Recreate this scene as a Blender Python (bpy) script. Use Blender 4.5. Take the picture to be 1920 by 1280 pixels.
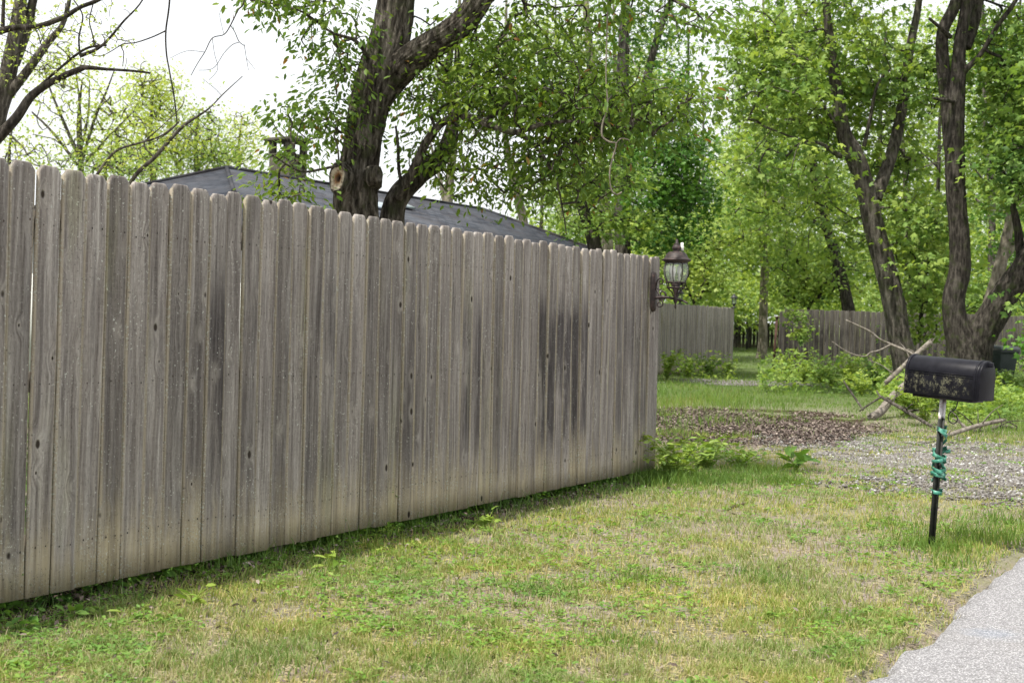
import bpy, math, random
import numpy as np
from mathutils import Vector, Matrix

random.seed(7)
RNG = np.random.default_rng(11)
S = bpy.context.scene
for o in list(bpy.data.objects):
    bpy.data.objects.remove(o)
COL = S.collection

# ------------------------------------------------------------------ camera
F_PX = 2500.0
CAM_H = 1.27
PITCH, ROLL = -0.0100, 0.022
CAM = Vector((0, 0, CAM_H))
fwd = Vector((0, math.cos(PITCH), math.sin(PITCH)))
up0 = Vector((0, -math.sin(PITCH), math.cos(PITCH)))
rt0 = Vector((1, 0, 0))
RT = rt0 * math.cos(ROLL) + up0 * math.sin(ROLL)
UP = -rt0 * math.sin(ROLL) + up0 * math.cos(ROLL)
cam_d = bpy.data.cameras.new('camera')
cam = bpy.data.objects.new('camera', cam_d)
COL.objects.link(cam)
M = Matrix((RT, UP, -fwd)).transposed().to_4x4()
M.translation = CAM
cam.matrix_world = M
cam_d.sensor_width = 36
cam_d.lens = 36 * F_PX / 1920
cam_d.clip_start = 0.05
cam_d.clip_end = 2000
cam_d.dof.use_dof = True
cam_d.dof.focus_distance = 8.0
cam_d.dof.aperture_fstop = 5.6
S.camera = cam

# ------------------------------------------------------------------ light
SHX, SHY = 0.345, 0.320                     # shadow travel per metre of height
to_sun = Vector((-SHX, -SHY, 1)).normalized()
sun_el = math.asin(to_sun.z)
sun_az = math.atan2(to_sun.x, to_sun.y)
W = bpy.data.worlds.new('World')
S.world = W
W.use_nodes = True
nt = W.node_tree
nt.nodes.clear()
wo = nt.nodes.new('ShaderNodeOutputWorld')
sky = nt.nodes.new('ShaderNodeTexSky')
sky.sky_type = 'NISHITA'
sky.sun_disc = False
sky.sun_elevation = sun_el
sky.sun_rotation = sun_az
sky.air_density = 1.2
sky.dust_density = 4.0
bg1 = nt.nodes.new('ShaderNodeBackground')
bg1.inputs['Strength'].default_value = 0.13
nt.links.new(sky.outputs[0], bg1.inputs['Color'])
bg2 = nt.nodes.new('ShaderNodeBackground')          # thin bright cloud over all the sky
bg2.inputs['Color'].default_value = (0.97, 0.985, 1.0, 1)
bg2.inputs['Strength'].default_value = 0.98
tcw = nt.nodes.new('ShaderNodeTexCoord')
nzw = nt.nodes.new('ShaderNodeTexNoise')
nzw.inputs['Scale'].default_value = 2.2
nzw.inputs['Detail'].default_value = 5
nt.links.new(tcw.outputs['Generated'], nzw.inputs['Vector'])
crw = nt.nodes.new('ShaderNodeMapRange')
crw.inputs[1].default_value = 0.35
crw.inputs[2].default_value = 0.65
crw.inputs[3].default_value = 0.78
crw.inputs[4].default_value = 0.97
nt.links.new(nzw.outputs[0], crw.inputs[0])
mxw = nt.nodes.new('ShaderNodeMixShader')
nt.links.new(crw.outputs[0], mxw.inputs[0])
nt.links.new(bg1.outputs[0], mxw.inputs[1])
nt.links.new(bg2.outputs[0], mxw.inputs[2])
nt.links.new(mxw.outputs[0], wo.inputs[0])

sd = bpy.data.lights.new('sun', 'SUN')
sd.energy = 4.6
sd.angle = math.radians(0.9)
sd.color = (1.0, 0.95, 0.86)
so = bpy.data.objects.new('sun', sd)
COL.objects.link(so)
so.rotation_euler = to_sun.to_track_quat('Z', 'Y').to_euler()
so.location = (0, 0, 30)

S.view_settings.view_transform = 'Standard'
S.view_settings.look = 'None'
S.view_settings.gamma = 1
S.view_settings.exposure = 0.52
S.render.engine = 'CYCLES'
S.cycles.max_bounces = 6
S.cycles.diffuse_bounces = 3
S.cycles.transmission_bounces = 4
S.cycles.transparent_max_bounces = 6

# ------------------------------------------------------------------ geometry of the place
def ray(px, py):
    return fwd + RT * ((px - 960) / F_PX) + UP * ((640 - py) / F_PX)

def P(px, py, Y):
    """world point at distance Y (world y) seen at photo pixel px, py"""
    r = ray(px, py)
    return CAM + r * (Y / r.y)

def vnoise(x, y, scale, seed=0):
    x = np.asarray(x, float) * scale + seed * 17.13
    y = np.asarray(y, float) * scale + seed * 9.71
    xi = np.floor(x); yi = np.floor(y)
    xf = x - xi; yf = y - yi
    xf = xf * xf * (3 - 2 * xf); yf = yf * yf * (3 - 2 * yf)
    def h(a, b):
        v = np.sin(a * 127.1 + b * 311.7 + seed * 3.3) * 43758.5453
        return v - np.floor(v)
    return (h(xi, yi) * (1 - xf) + h(xi + 1, yi) * xf) * (1 - yf) + (h(xi, yi + 1) * (1 - xf) + h(xi + 1, yi + 1) * xf) * yf

def fbm(x, y, scale, seed=0, oc=3):
    s = 0; a = 1; t = 0
    for k in range(oc):
        s = s + a * vnoise(x, y, scale * 2 ** k, seed + k)
        t += a; a *= .5
    return s / t

ROAD_A = np.array([1.36, 4.80]); ROAD_D = np.array([.495, .869]); ROAD_D /= np.linalg.norm(ROAD_D)
ROAD_N = np.array([ROAD_D[1], -ROAD_D[0]])     # to the right
def road_dist(x, y):
    """metres to the right of the road's left edge (negative = on the lawn)"""
    x = np.asarray(x, float); y = np.asarray(y, float)
    d = (x - ROAD_A[0]) * ROAD_N[0] + (y - ROAD_A[1]) * ROAD_N[1]
    s = (x - ROAD_A[0]) * ROAD_D[0] + (y - ROAD_A[1]) * ROAD_D[1]
    return d + .16 * (vnoise(s, s * 0, 1.1, 5) - .5) + .10 * (vnoise(s, s * 0, 5.0, 6) - .5)

def terr(x, y):
    x = np.asarray(x, float); y = np.asarray(y, float)
    z = np.interp(y, [-50, 15, 30, 38, 46, 60, 100, 400], [0, 0, .10, .17, .42, .62, 1.2, 4])
    z = z + .03 * (fbm(x, y, .7, 3) - .5) + .02 * (vnoise(x, y, 2.6, 9) - .5)
    rd = road_dist(x, y)
    z = np.where((rd > -.06) & (rd < 4.6), z - .03, z)
    return z

def G(px, py):
    """ground point seen at a pixel"""
    r = ray(px, py)
    Y = 8.0
    for _ in range(30):
        p = CAM + r * (Y / r.y)
        z = float(terr(p.x, p.y))
        Y = Y * .5 + .5 * (CAM_H - z) / (-r.z / r.y)
    p = CAM + r * (Y / r.y)
    p.z = float(terr(p.x, p.y))
    return p

# ------------------------------------------------------------------ mesh helpers
def mesh_np(name, V, faces, attr=None, smooth=False):
    V = np.asarray(V, np.float32).reshape(-1, 3)
    me = bpy.data.meshes.new(name)
    me.vertices.add(len(V)); me.vertices.foreach_set('co', V.ravel())
    starts = []; loops = []; tot = 0; n = 0
    for Fc in faces:
        Fc = np.asarray(Fc, np.int32)
        if Fc.size == 0: continue
        k = Fc.shape[1]
        starts.append(tot + np.arange(len(Fc)) * k)
        loops.append(Fc.ravel()); tot += Fc.size; n += len(Fc)
    loops = np.concatenate(loops); starts = np.concatenate(starts)
    me.loops.add(tot); me.loops.foreach_set('vertex_index', loops)
    me.polygons.add(n); me.polygons.foreach_set('loop_start', starts.astype(np.int32))
    if smooth:
        me.polygons.foreach_set('use_smooth', np.ones(n, bool))
    me.update(calc_edges=True)
    if attr:
        for k, a in attr.items():
            at = me.attributes.new(k, 'FLOAT', 'POINT')
            at.data.foreach_set('value', np.asarray(a, np.float32))
    return me

class MB:
    """collects shapes; becomes one mesh object"""
    def __init__(s): s.V = []; s.T = []; s.Q = []; s.n = 0; s.a = []
    def add(s, V, T=None, Q=None, a=0.0):
        V = np.asarray(V, float).reshape(-1, 3)
        if T is not None and len(T): s.T.append(np.asarray(T, int).reshape(-1, 3) + s.n)
        if Q is not None and len(Q): s.Q.append(np.asarray(Q, int).reshape(-1, 4) + s.n)
        s.V.append(V); s.n += len(V)
        s.a.append(np.full(len(V), a) if np.isscalar(a) else np.asarray(a, float))
    def box(s, c, d, rot=None, a=0.0):
        c = np.array(c, float); d = np.array(d, float) / 2
        v = np.array([[i, j, k] for i in (-1, 1) for j in (-1, 1) for k in (-1, 1)], float) * d
        if rot is not None: v = v @ np.array(rot.to_3x3()).T
        s.add(v + c, Q=[[0, 1, 3, 2], [4, 6, 7, 5], [0, 4, 5, 1], [2, 3, 7, 6], [0, 2, 6, 4], [1, 5, 7, 3]], a=a)
    def tube(s, pts, rad, n=8, rough=0.0, seed=0, cap=True, a=0.0, lump=0.0):
        pts = np.asarray([tuple(p) for p in pts], float); m = len(pts)
        rad = np.broadcast_to(np.asarray(rad, float), (m,))
        tan = np.gradient(pts, axis=0); tan /= np.linalg.norm(tan, axis=1)[:, None] + 1e-9
        ref = np.array([0.0, 1, 0]) if abs(tan[0][1]) < .9 else np.array([1.0, 0, 0])
        us = []
        u = np.cross(tan[0], ref); u /= np.linalg.norm(u)
        for i in range(m):
            u = u - tan[i] * np.dot(u, tan[i]); u /= np.linalg.norm(u) + 1e-9
            us.append(u)
        us = np.array(us); vs = np.cross(tan, us)
        ang = np.arange(n) / n * 2 * math.pi
        rr = np.repeat(rad[:, None], n, 1)
        if rough:
            L = np.concatenate([[0], np.cumsum(np.linalg.norm(np.diff(pts, axis=0), axis=1))])
            AA, LL = np.meshgrid(ang, L)
            ridge = vnoise(AA * 3.0 + np.sin(LL * 3 + seed), LL * 2.5, 1.6, seed) - .5
            ridge2 = vnoise(AA * 8.0 + .6 * np.sin(LL * 5), LL * 5.0, 1.5, seed + 3) - .5
            # wrap seam blend
            w = np.minimum(1, np.minimum(AA, 2 * math.pi - AA) / .4)
            ridge3 = np.abs(vnoise(AA * 9.0 + .5 * np.sin(LL * 4 + seed), LL * 4.0, 1.0, seed + 5) - .5) * 2
            rr = rr * (1 + w * (rough * ridge * 1.0 + rough * .5 * ridge2 + (rough * .75 * (ridge3 - .5) if n >= 60 else 0)))
            if lump:
                rr = rr * (1 + w * lump * (vnoise(AA, LL * 1.3, .9, seed + 8) - .5))
        V = pts[:, None, :] + rr[:, :, None] * (np.cos(ang)[None, :, None] * us[:, None, :] + np.sin(ang)[None, :, None] * vs[:, None, :])
        V = V.reshape(-1, 3)
        i = np.arange(m - 1)[:, None] * n; j = np.arange(n)[None, :]; j2 = (j + 1) % n
        Q = np.stack([i + j, i + j2, i + n + j2, i + n + j], -1).reshape(-1, 4)
        T = []
        if cap:
            V = np.vstack([V, pts[0], pts[-1]])
            a0 = m * n; a1 = a0 + 1
            T = [[a0, (k + 1) % n, k] for k in range(n)] + [[a1, (m - 1) * n + k, (m - 1) * n + (k + 1) % n] for k in range(n)]
        s.add(V, T=T, Q=Q, a=a)
    def lathe(s, prof, n=24, c=(0, 0, 0), a=0.0, rot=None):
        prof = np.array(prof, float); m = len(prof)
        ang = np.arange(n) / n * 2 * math.pi
        V = np.stack([prof[:, 0][:, None] * np.cos(ang), prof[:, 0][:, None] * np.sin(ang), np.repeat(prof[:, 1][:, None], n, 1)], -1).reshape(-1, 3)
        if rot is not None: V = V @ np.array(rot.to_3x3()).T
        V = V + np.array(c, float)
        i = np.arange(m - 1)[:, None] * n; j = np.arange(n)[None, :]; j2 = (j + 1) % n
        Q = np.stack([i + j, i + j2, i + n + j2, i + n + j], -1).reshape(-1, 4)
        s.add(V, Q=Q, a=a)
    def build(s, name, mat, parent=None, smooth=False, bevel=0, origin=None):
        V = np.vstack(s.V)
        if origin is not None: V = V - np.array(origin, float)
        fc = []
        if s.Q: fc.append(np.vstack(s.Q))
        if s.T: fc.append(np.vstack(s.T))
        me = mesh_np(name, V, fc, {'tint': np.concatenate(s.a)}, smooth)
        return link(name, me, mat, parent, origin, bevel)

def link(name, me, mat, parent=None, origin=None, bevel=0):
    o = bpy.data.objects.new(name, me)
    COL.objects.link(o)
    if mat: me.materials.append(mat)
    if parent is not None: o.parent = parent
    if origin is not None: o.location = tuple(origin)
    if bevel:
        b = o.modifiers.new('bevel', 'BEVEL'); b.width = bevel; b.segments = 2; b.limit_method = 'ANGLE'
    return o

def tag(o, label=None, cat=None, group=None, kind=None):
    if label: o['label'] = label
    if cat: o['category'] = cat
    if group: o['group'] = group
    if kind: o['kind'] = kind
    return o

def empty(name, loc=(0, 0, 0), rot=None):
    o = bpy.data.objects.new(name, None); COL.objects.link(o); o.location = tuple(loc)
    o.empty_display_size = .2
    if rot is not None: o.rotation_euler = rot
    return o

def spline(pts, n=6):
    """Catmull-Rom through rows of any width"""
    pts = np.asarray(pts, float); m = len(pts)
    if m < 3: 
        return np.array([pts[0] + (pts[-1] - pts[0]) * t for t in np.linspace(0, 1, n + 1)])
    out = []
    for i in range(m - 1):
        p0 = pts[max(i - 1, 0)]; p1 = pts[i]; p2 = pts[i + 1]; p3 = pts[min(i + 2, m - 1)]
        for t in np.arange(n) / n:
            out.append(.5 * ((2 * p1) + (-p0 + p2) * t + (2 * p0 - 5 * p1 + 4 * p2 - p3) * t * t + (-p0 + 3 * p1 - 3 * p2 + p3) * t ** 3))
    out.append(pts[-1])
    return np.array(out)

# ------------------------------------------------------------------ material helpers
class NT:
    def __init__(s, name):
        s.m = bpy.data.materials.new(name); s.m.use_nodes = True
        s.t = s.m.node_tree; s.t.nodes.clear()
        s.out = s.n('ShaderNodeOutputMaterial')
    def n(s, typ, **kw):
        nd = s.t.nodes.new(typ)
        for k, v in kw.items(): setattr(nd, k, v)
        return nd
    def l(s, a, b): s.t.links.new(a, b)
    def val(s, sock, v):
        if isinstance(v, bpy.types.NodeSocket): s.l(v, sock)
        elif v is not None:
            if hasattr(sock.default_value, '__len__') and not hasattr(v, '__len__'): v = (v,) * len(sock.default_value)
            if hasattr(v, '__len__') and len(v) == 3 and len(sock.default_value) == 4: v = (*v, 1)
            sock.default_value = v
    def mix(s, f, a, b, mode='MIX'):
        nd = s.n('ShaderNodeMix', data_type='RGBA', blend_type=mode)
        s.val(nd.inputs[0], f); s.val(nd.inputs[6], a); s.val(nd.inputs[7], b)
        return nd.outputs[2]
    def math(s, op, a, b=None, c=None, clamp=False):
        nd = s.n('ShaderNodeMath', operation=op, use_clamp=clamp)
        s.val(nd.inputs[0], a)
        if b is not None: s.val(nd.inputs[1], b)
        if c is not None: s.val(nd.inputs[2], c)
        return nd.outputs[0]
    def rng(s, v, a, b, c=0.0, d=1.0, smooth=True):
        nd = s.n('ShaderNodeMapRange')
        if smooth: nd.interpolation_type = 'SMOOTHSTEP'
        s.val(nd.inputs[0], v)
        for i, x in enumerate((a, b, c, d)): s.val(nd.inputs[i + 1], x)
        return nd.outputs[0]
    def noise(s, vec, scale, detail=4, rough=.55, dist=0.0):
        nd = s.n('ShaderNodeTexNoise')
        if vec is not None: s.l(vec, nd.inputs['Vector'])
        nd.inputs['Scale'].default_value = scale; nd.inputs['Detail'].default_value = detail
        nd.inputs['Roughness'].default_value = rough; nd.inputs['Distortion'].default_value = dist
        return nd.outputs[0]
    def vor(s, vec, scale, feature='F1', out='Distance', rand=1.0):
        nd = s.n('ShaderNodeTexVoronoi', feature=feature)
        if vec is not None: s.l(vec, nd.inputs['Vector'])
        nd.inputs['Scale'].default_value = scale
        nd.inputs['Randomness'].default_value = rand
        return nd.outputs[out]
    def mapping(s, vec, scale=(1, 1, 1), loc=(0, 0, 0)):
        nd = s.n('ShaderNodeMapping')
        s.l(vec, nd.inputs[0]); s.val(nd.inputs['Scale'], scale); s.val(nd.inputs['Location'], loc)
        return nd.outputs[0]
    def coord(s, which='Object'):
        return s.n('ShaderNodeTexCoord').outputs[which]
    def pos(s): return s.n('ShaderNodeNewGeometry').outputs['Position']
    def tint(s, name='tint', typ='GEOMETRY'):
        nd = s.n('ShaderNodeAttribute', attribute_name=name, attribute_type=typ)
        return nd.outputs['Fac']
    def rand(s): return s.n('ShaderNodeObjectInfo').outputs['Random']
    def ramp(s, f, stops):
        nd = s.n('ShaderNodeValToRGB'); s.val(nd.inputs[0], f)
        e = nd.color_ramp.elements
        while len(e) < len(stops): e.new(.5)
        for i, (p, c) in enumerate(stops): e[i].position = p; e[i].color = (*c, 1)
        return nd.outputs[0]
    def bump(s, h, strength=.5, dist=.01, normal=None):
        nd = s.n('ShaderNodeBump'); s.val(nd.inputs['Height'], h)
        nd.inputs['Strength'].default_value = strength; nd.inputs['Distance'].default_value = dist
        if normal is not None: s.l(normal, nd.inputs['Normal'])
        return nd.outputs[0]
    def pbr(s, col, rough=.8, bump=None, spec=.3, metal=0.0, **kw):
        b = s.n('ShaderNodeBsdfPrincipled')
        s.val(b.inputs['Base Color'], col); s.val(b.inputs['Roughness'], rough)
        s.val(b.inputs['Specular IOR Level'], spec); s.val(b.inputs['Metallic'], metal)
        for k, v in kw.items(): s.val(b.inputs[k.replace('_', ' ')], v)
        if bump is not None: s.l(bump, b.inputs['Normal'])
        s.l(b.outputs[0], s.out.inputs[0])
        return s.m

def leaf_mat(name, stops, transl=.38, rough=.5):
    k = NT(name)
    t = k.tint()
    c = k.ramp(t, stops)
    n = k.noise(k.pos(), .9, 2)
    c = k.mix(k.rng(n, .35, .7), c, k.mix(1.0, c, (1.22, 1.12, .8), 'MULTIPLY'))
    d = k.n('ShaderNodeBsdfPrincipled')
    k.l(c, d.inputs['Base Color']); d.inputs['Roughness'].default_value = rough
    d.inputs['Specular IOR Level'].default_value = .25
    tr = k.n('ShaderNodeBsdfTranslucent')
    c2 = k.mix(1.0, c, (1.25, 1.22, .6), 'MULTIPLY')
    k.l(c2, tr.inputs[0])
    mx = k.n('ShaderNodeMixShader'); mx.inputs[0].default_value = transl
    k.l(d.outputs[0], mx.inputs[1]); k.l(tr.outputs[0], mx.inputs[2])
    k.l(mx.outputs[0], k.out.inputs[0])
    return k.m

def bark_mat(name, c0, c1, c2, zs=.16, sc=28, bump=.9, moss=None):
    k = NT(name)
    p = k.coord('Object')
    m = k.mapping(p, (1, 1, zs * 1.7))
    n1 = k.noise(m, sc * 1.25, 7, .72, 1.2)
    n2 = k.noise(p, 3.0, 4, .6)
    v = k.vor(k.mapping(p, (1, 1, zs * 1.2)), sc * .8)
    f = k.math('ADD', k.math('MULTIPLY', n1, .78), k.math('MULTIPLY', v, .36))
    c = k.ramp(k.rng(f, .38, .74, smooth=False), [(0, c0), (.5, c1), (1, c2)])
    c = k.mix(k.rng(n2, .5, .72), c, k.mix(1.0, c, (.62, .62, .62), 'MULTIPLY'))
    if moss:
        c = k.mix(k.math('MULTIPLY', k.rng(k.noise(p, 6, 4), .52, .7), .7), c, moss)
    return k.pbr(c, .92, k.bump(f, bump, .03), .1)

MT = {}
# weathered pickets: local x across, z up; object properties 'stain' and 'warm' vary plank to plank
def picket_mat(name, gain=1.0):
    k = NT(name)
    oc = k.coord('Object'); r = k.rand()
    sep = k.n('ShaderNodeSeparateXYZ'); k.l(oc, sep.inputs[0])
    off = k.n('ShaderNodeCombineXYZ')
    k.val(off.inputs[0], k.math('MULTIPLY', r, 37.0)); k.val(off.inputs[2], k.math('MULTIPLY', r, 91.0))
    av = k.n('ShaderNodeVectorMath', operation='ADD'); k.l(oc, av.inputs[0]); k.l(off.outputs[0], av.inputs[1])
    v = av.outputs[0]
    # knots
    km = k.mapping(v, (1, .15, .62))
    kd = k.vor(km, 8.5)
    krand = k.vor(km, 8.5, out='Color')
    ksep = k.n('ShaderNodeSeparateColor'); k.l(krand, ksep.inputs[0])
    kon = k.rng(ksep.outputs[0], .28, .30)
    ksz = k.math('MULTIPLY_ADD', ksep.outputs[1], .085, .05)
    knot = k.math('MULTIPLY', k.rng(kd, ksz, k.math('MULTIPLY', ksz, .55), 0, 1), kon)
    halo = k.math('MULTIPLY', k.rng(kd, k.math('MULTIPLY', ksz, 3.2), ksz, 0, 1), kon)
    # grain bending round the knots
    gx = k.math('ADD', k.math('MULTIPLY', sep.outputs[0], 1.0), k.math('MULTIPLY', k.rng(kd, .0, .42, .035, 0), kon))
    wob = k.math('MULTIPLY', k.math('SUBTRACT', k.noise(k.mapping(v, (3, 1, 1.1)), 1.6, 2), .5), .045)
    gx = k.math('ADD', gx, wob)
    gv = k.n('ShaderNodeCombineXYZ'); k.val(gv.inputs[0], gx); k.val(gv.inputs[1], k.math('MULTIPLY', r, 53.0))
    k.val(gv.inputs[2], k.math('MULTIPLY', sep.outputs[2], .028))
    g1 = k.noise(gv.outputs[0], 62, 5, .68)
    g2 = k.noise(gv.outputs[0], 28, 3, .55)
    fine = k.noise(k.mapping(v, (1, 1, .10)), 320, 3, .7)
    saw = k.noise(k.mapping(v, (.12, 1, 1)), 130, 2, .6)         # cross saw marks
    blot = k.noise(v, 4.5, 4, .6)
    base = k.ramp(g1, [(.28, (.140, .124, .114)), (.47, (.275, .251, .232)), (.72, (.465, .435, .405))])
    base = k.mix(k.math('MULTIPLY', k.rng(fine, .56, .40), .55), base, k.mix(1.0, base, (.58, .56, .55), 'MULTIPLY'))
    base = k.mix(k.rng(g2, .38, .66), k.mix(1.0, base, (.80, .78, .77), 'MULTIPLY'), base)
    base = k.mix(k.math('MULTIPLY', k.rng(saw, .5, .7), .25), base, (.32, .295, .27))
    tone = k.math('MULTIPLY_ADD', k.math('FRACT', k.math('MULTIPLY', r, 7.31)), .42, .78)
    tn = k.n('ShaderNodeCombineXYZ'); [k.val(tn.inputs[i], tone) for i in range(3)]
    base = k.mix(1.0, base, tn.outputs[0], 'MULTIPLY')
    # lighter sun-bleached tops, tan mud-splashed bottoms
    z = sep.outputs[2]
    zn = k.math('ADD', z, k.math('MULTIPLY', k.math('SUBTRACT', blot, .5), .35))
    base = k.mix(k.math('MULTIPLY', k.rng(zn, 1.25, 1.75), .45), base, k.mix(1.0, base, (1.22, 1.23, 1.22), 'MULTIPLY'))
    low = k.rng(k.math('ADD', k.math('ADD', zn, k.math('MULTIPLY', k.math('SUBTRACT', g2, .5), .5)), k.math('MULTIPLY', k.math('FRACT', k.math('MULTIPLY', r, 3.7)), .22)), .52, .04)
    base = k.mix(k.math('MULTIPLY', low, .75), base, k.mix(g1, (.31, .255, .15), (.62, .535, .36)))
    # mildew stains (per picket strength)
    st = k.tint('stain', 'OBJECT')
    sn = k.noise(k.mapping(v, (2.2, 1, .30)), 3.4, 5, .62)
    stz = k.math('MULTIPLY', k.rng(z, .18, .55), k.rng(z, 1.55, 1.15))
    sm = k.math('MULTIPLY', k.math('MULTIPLY', k.rng(sn, .36, .60), stz), st, clamp=True)
    base = k.mix(sm, base, k.mix(1.0, base, (.34, .335, .36), 'MULTIPLY'))
    sm2 = k.math('MULTIPLY', k.rng(k.noise(k.mapping(v, (3.4, 1, .14)), 7, 5, .65), .44, .62), .62)
    base = k.mix(sm2, base, k.mix(1.0, base, (.50, .49, .51), 'MULTIPLY'))
    # edges: pale and greenish lichen crust
    ax = k.math('ABSOLUTE', sep.outputs[0])
    ed = k.rng(ax, .050, .064)
    lic = k.math('MULTIPLY', k.rng(k.noise(v, 95, 3, .65), .54, .60), k.math('MULTIPLY_ADD', ed, .9, k.math('MULTIPLY', low, .55)))
    lic = k.math('MULTIPLY', lic, k.rng(k.noise(v, 6, 3), .40, .60), clamp=True)
    base = k.mix(k.math('MULTIPLY', ed, .62), base, (.40, .345, .255))
    base = k.mix(lic, base, (.50, .51, .45))
    spk = k.noise(v, 85, 2, .6); spk2 = k.noise(v, 3.2, 3)
    base = k.mix(k.math('MULTIPLY', k.rng(spk, .655, .70), k.rng(spk2, .38, .60)), base, (.52, .53, .48))
    base = k.mix(k.math('MULTIPLY', k.rng(spk, .345, .30), .75), base, (.07, .062, .055))
    algae = k.math('MULTIPLY', k.rng(k.noise(k.mapping(v, (1.6, 1, .25)), 2.6, 4), .56, .70), .45)
    base = k.mix(algae, base, k.mix(1.0, base, (.92, .98, .66), 'MULTIPLY'))
    base = k.mix(k.math('MULTIPLY', halo, .30), base, (.36, .33, .29))
    base = k.mix(knot, base, (.035, .028, .022))
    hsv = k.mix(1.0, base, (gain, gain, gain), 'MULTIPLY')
    h = k.math('ADD', k.math('MULTIPLY', g1, .6), k.math('ADD', k.math('MULTIPLY', fine, .35), k.math('MULTIPLY', lic, .6)))
    h = k.math('SUBTRACT', h, k.math('MULTIPLY', knot, 1.2))
    return k.pbr(hsv, .88, k.bump(h, .9, .005), .12)

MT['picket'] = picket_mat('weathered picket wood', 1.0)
MT['picket_far'] = picket_mat('weathered far picket wood', 1.1)
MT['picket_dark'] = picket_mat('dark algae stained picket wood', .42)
k = NT('grey rail wood'); MT['rail'] = k.pbr(k.ramp(k.noise(k.mapping(k.pos(), (2, 2, 2)), 9, 4), [(.3, (.10, .085, .07)), (.7, (.22, .19, .16))]), .9)
k = NT('nail hole'); MT['nail'] = k.pbr(k.ramp(k.noise(k.pos(), 30, 1), [(.4, (.012, .010, .009)), (.6, (.05, .03, .02))]), .7)

# ground: bare tan soil, straw thatch and green moss between the blades
k = NT('lawn soil'); p = k.pos()
n1 = k.noise(p, .9, 5, .6); n2 = k.noise(p, 9, 5, .65); n3 = k.noise(p, 70, 4, .7)
c = k.ramp(n3, [(.25, (.12, .088, .068)), (.5, (.29, .222, .172)), (.75, (.43, .355, .285))])
c = k.mix(k.rng(n2, .40, .60), c, k.mix(1.0, c, (.90, .92, .74), 'MULTIPLY'))
c = k.mix(k.math('MULTIPLY', k.rng(n1, .42, .6), .50), c, (.17, .185, .07))
sp = k.n('ShaderNodeSeparateXYZ'); k.l(p, sp.inputs[0])
far = k.rng(sp.outputs[1], 17, 26)
c = k.mix(k.math('MULTIPLY', far, .85), c, k.ramp(n3, [(.3, (.045, .075, .015)), (.7, (.12, .17, .035))]))
c = k.mix(1.0, c, (.93, 1.0, 1.18), 'MULTIPLY')
MT['soil'] = k.pbr(c, .95, k.bump(k.math('ADD', n3, n2), .8, .02), .1)

k = NT('chip seal road'); p = k.pos()
v = k.vor(p, 125); vc = k.vor(p, 125, out='Color'); sc_ = k.n('ShaderNodeSeparateColor'); k.l(vc, sc_.inputs[0])
n1 = k.noise(p, 1.3, 4); n3 = k.noise(p, 300, 3, .7)
c = k.ramp(sc_.outputs[0], [(0, (.13, .13, .14)), (.3, (.34, .335, .345)), (.7, (.47, .465, .48)), (1, (.66, .65, .67))])
c = k.mix(k.rng(v, .30, .62), c, (.22, .215, .22))
c = k.mix(k.math('MULTIPLY', k.rng(n1, .5, .75), .2), c, (.30, .28, .26))
cr = k.vor(k.mapping(p, (1, 1, 1)), 1.1, feature='DISTANCE_TO_EDGE')
crn = k.math('ADD', cr, k.math('MULTIPLY', k.math('SUBTRACT', k.noise(p, 7, 4, .7), .5), .10))
c = k.mix(k.math('MULTIPLY', k.rng(k.math('ABSOLUTE', crn), .006, .001), .15), c, (.10, .095, .09))
c = k.mix(k.math('MULTIPLY', k.rng(k.noise(p, 22, 4, .7), .58, .70), .5), c, (.17, .16, .155))
bp = G(1865, 1205)
dv = k.n('ShaderNodeVectorMath', operation='DISTANCE'); k.l(p, dv.inputs[0]); dv.inputs[1].default_value = (bp.x, bp.y, 0)
c = k.mix(k.math('MULTIPLY', k.rng(k.math('ADD', dv.outputs['Value'], k.math('MULTIPLY', k.noise(p, 9, 3), .2)), .26, .14), .10), c, (.13, .30, .55))
MT['road'] = k.pbr(c, .85, k.bump(k.math('SUBTRACT', n3, k.math('MULTIPLY', v, 1.5)), .8, .006), .2)

k = NT('limestone gravel'); t = k.tint()
MT['pebble'] = k.pbr(k.ramp(t, [(0, (.06, .053, .046)), (.5, (.15, .138, .126)), (.9, (.24, .23, .22)), (1, (.42, .42, .41))]), .85)
k = NT('gravel fines'); p = k.pos()
MT['gravel'] = k.pbr(k.ramp(k.noise(p, 60, 5, .7), [(.3, (.09, .078, .062)), (.55, (.22, .20, .175)), (.75, (.40, .385, .37))]), .92, k.bump(k.noise(p, 90, 3), .8, .02))

GR = [(0, (.43, .365, .25)), (.20, (.36, .35, .18)), (.40, (.28, .325, .12)), (.7, (.19, .28, .08)), (1, (.12, .21, .055))]
MT['grass'] = leaf_mat('lawn grass', GR, .30, .55)
MT['tallgrass'] = leaf_mat('rough grass', [(0, (.23, .24, .10)), (.3, (.145, .245, .055)), (1, (.07, .15, .03))], .35)
MT['weed'] = leaf_mat('weed leaf', [(0, (.24, .34, .075)), (.5, (.15, .29, .06)), (1, (.07, .17, .035))], .35)
k = NT('dead leaf'); t = k.tint()
MT['litter'] = k.pbr(k.ramp(t, [(0, (.05, .036, .030)), (.45, (.105, .078, .066)), (.8, (.19, .150, .128)), (1, (.31, .26, .22))]), .85)
MT['leaf_near'] = leaf_mat('walnut leaf', [(0, (.19, .28, .05)), (.5, (.115, .20, .04)), (.985, (.055, .115, .026)), (1, (.22, .12, .04))], .45)
MT['leaf_maple'] = leaf_mat('maple leaf', [(0, (.32, .43, .12)), (.45, (.185, .30, .075)), (1, (.065, .14, .036))], .42)
MT['leaf_dark'] = leaf_mat('dark maple leaf', [(0, (.13, .27, .05)), (.5, (.075, .185, .035)), (1, (.035, .10, .02))], .35)
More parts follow.
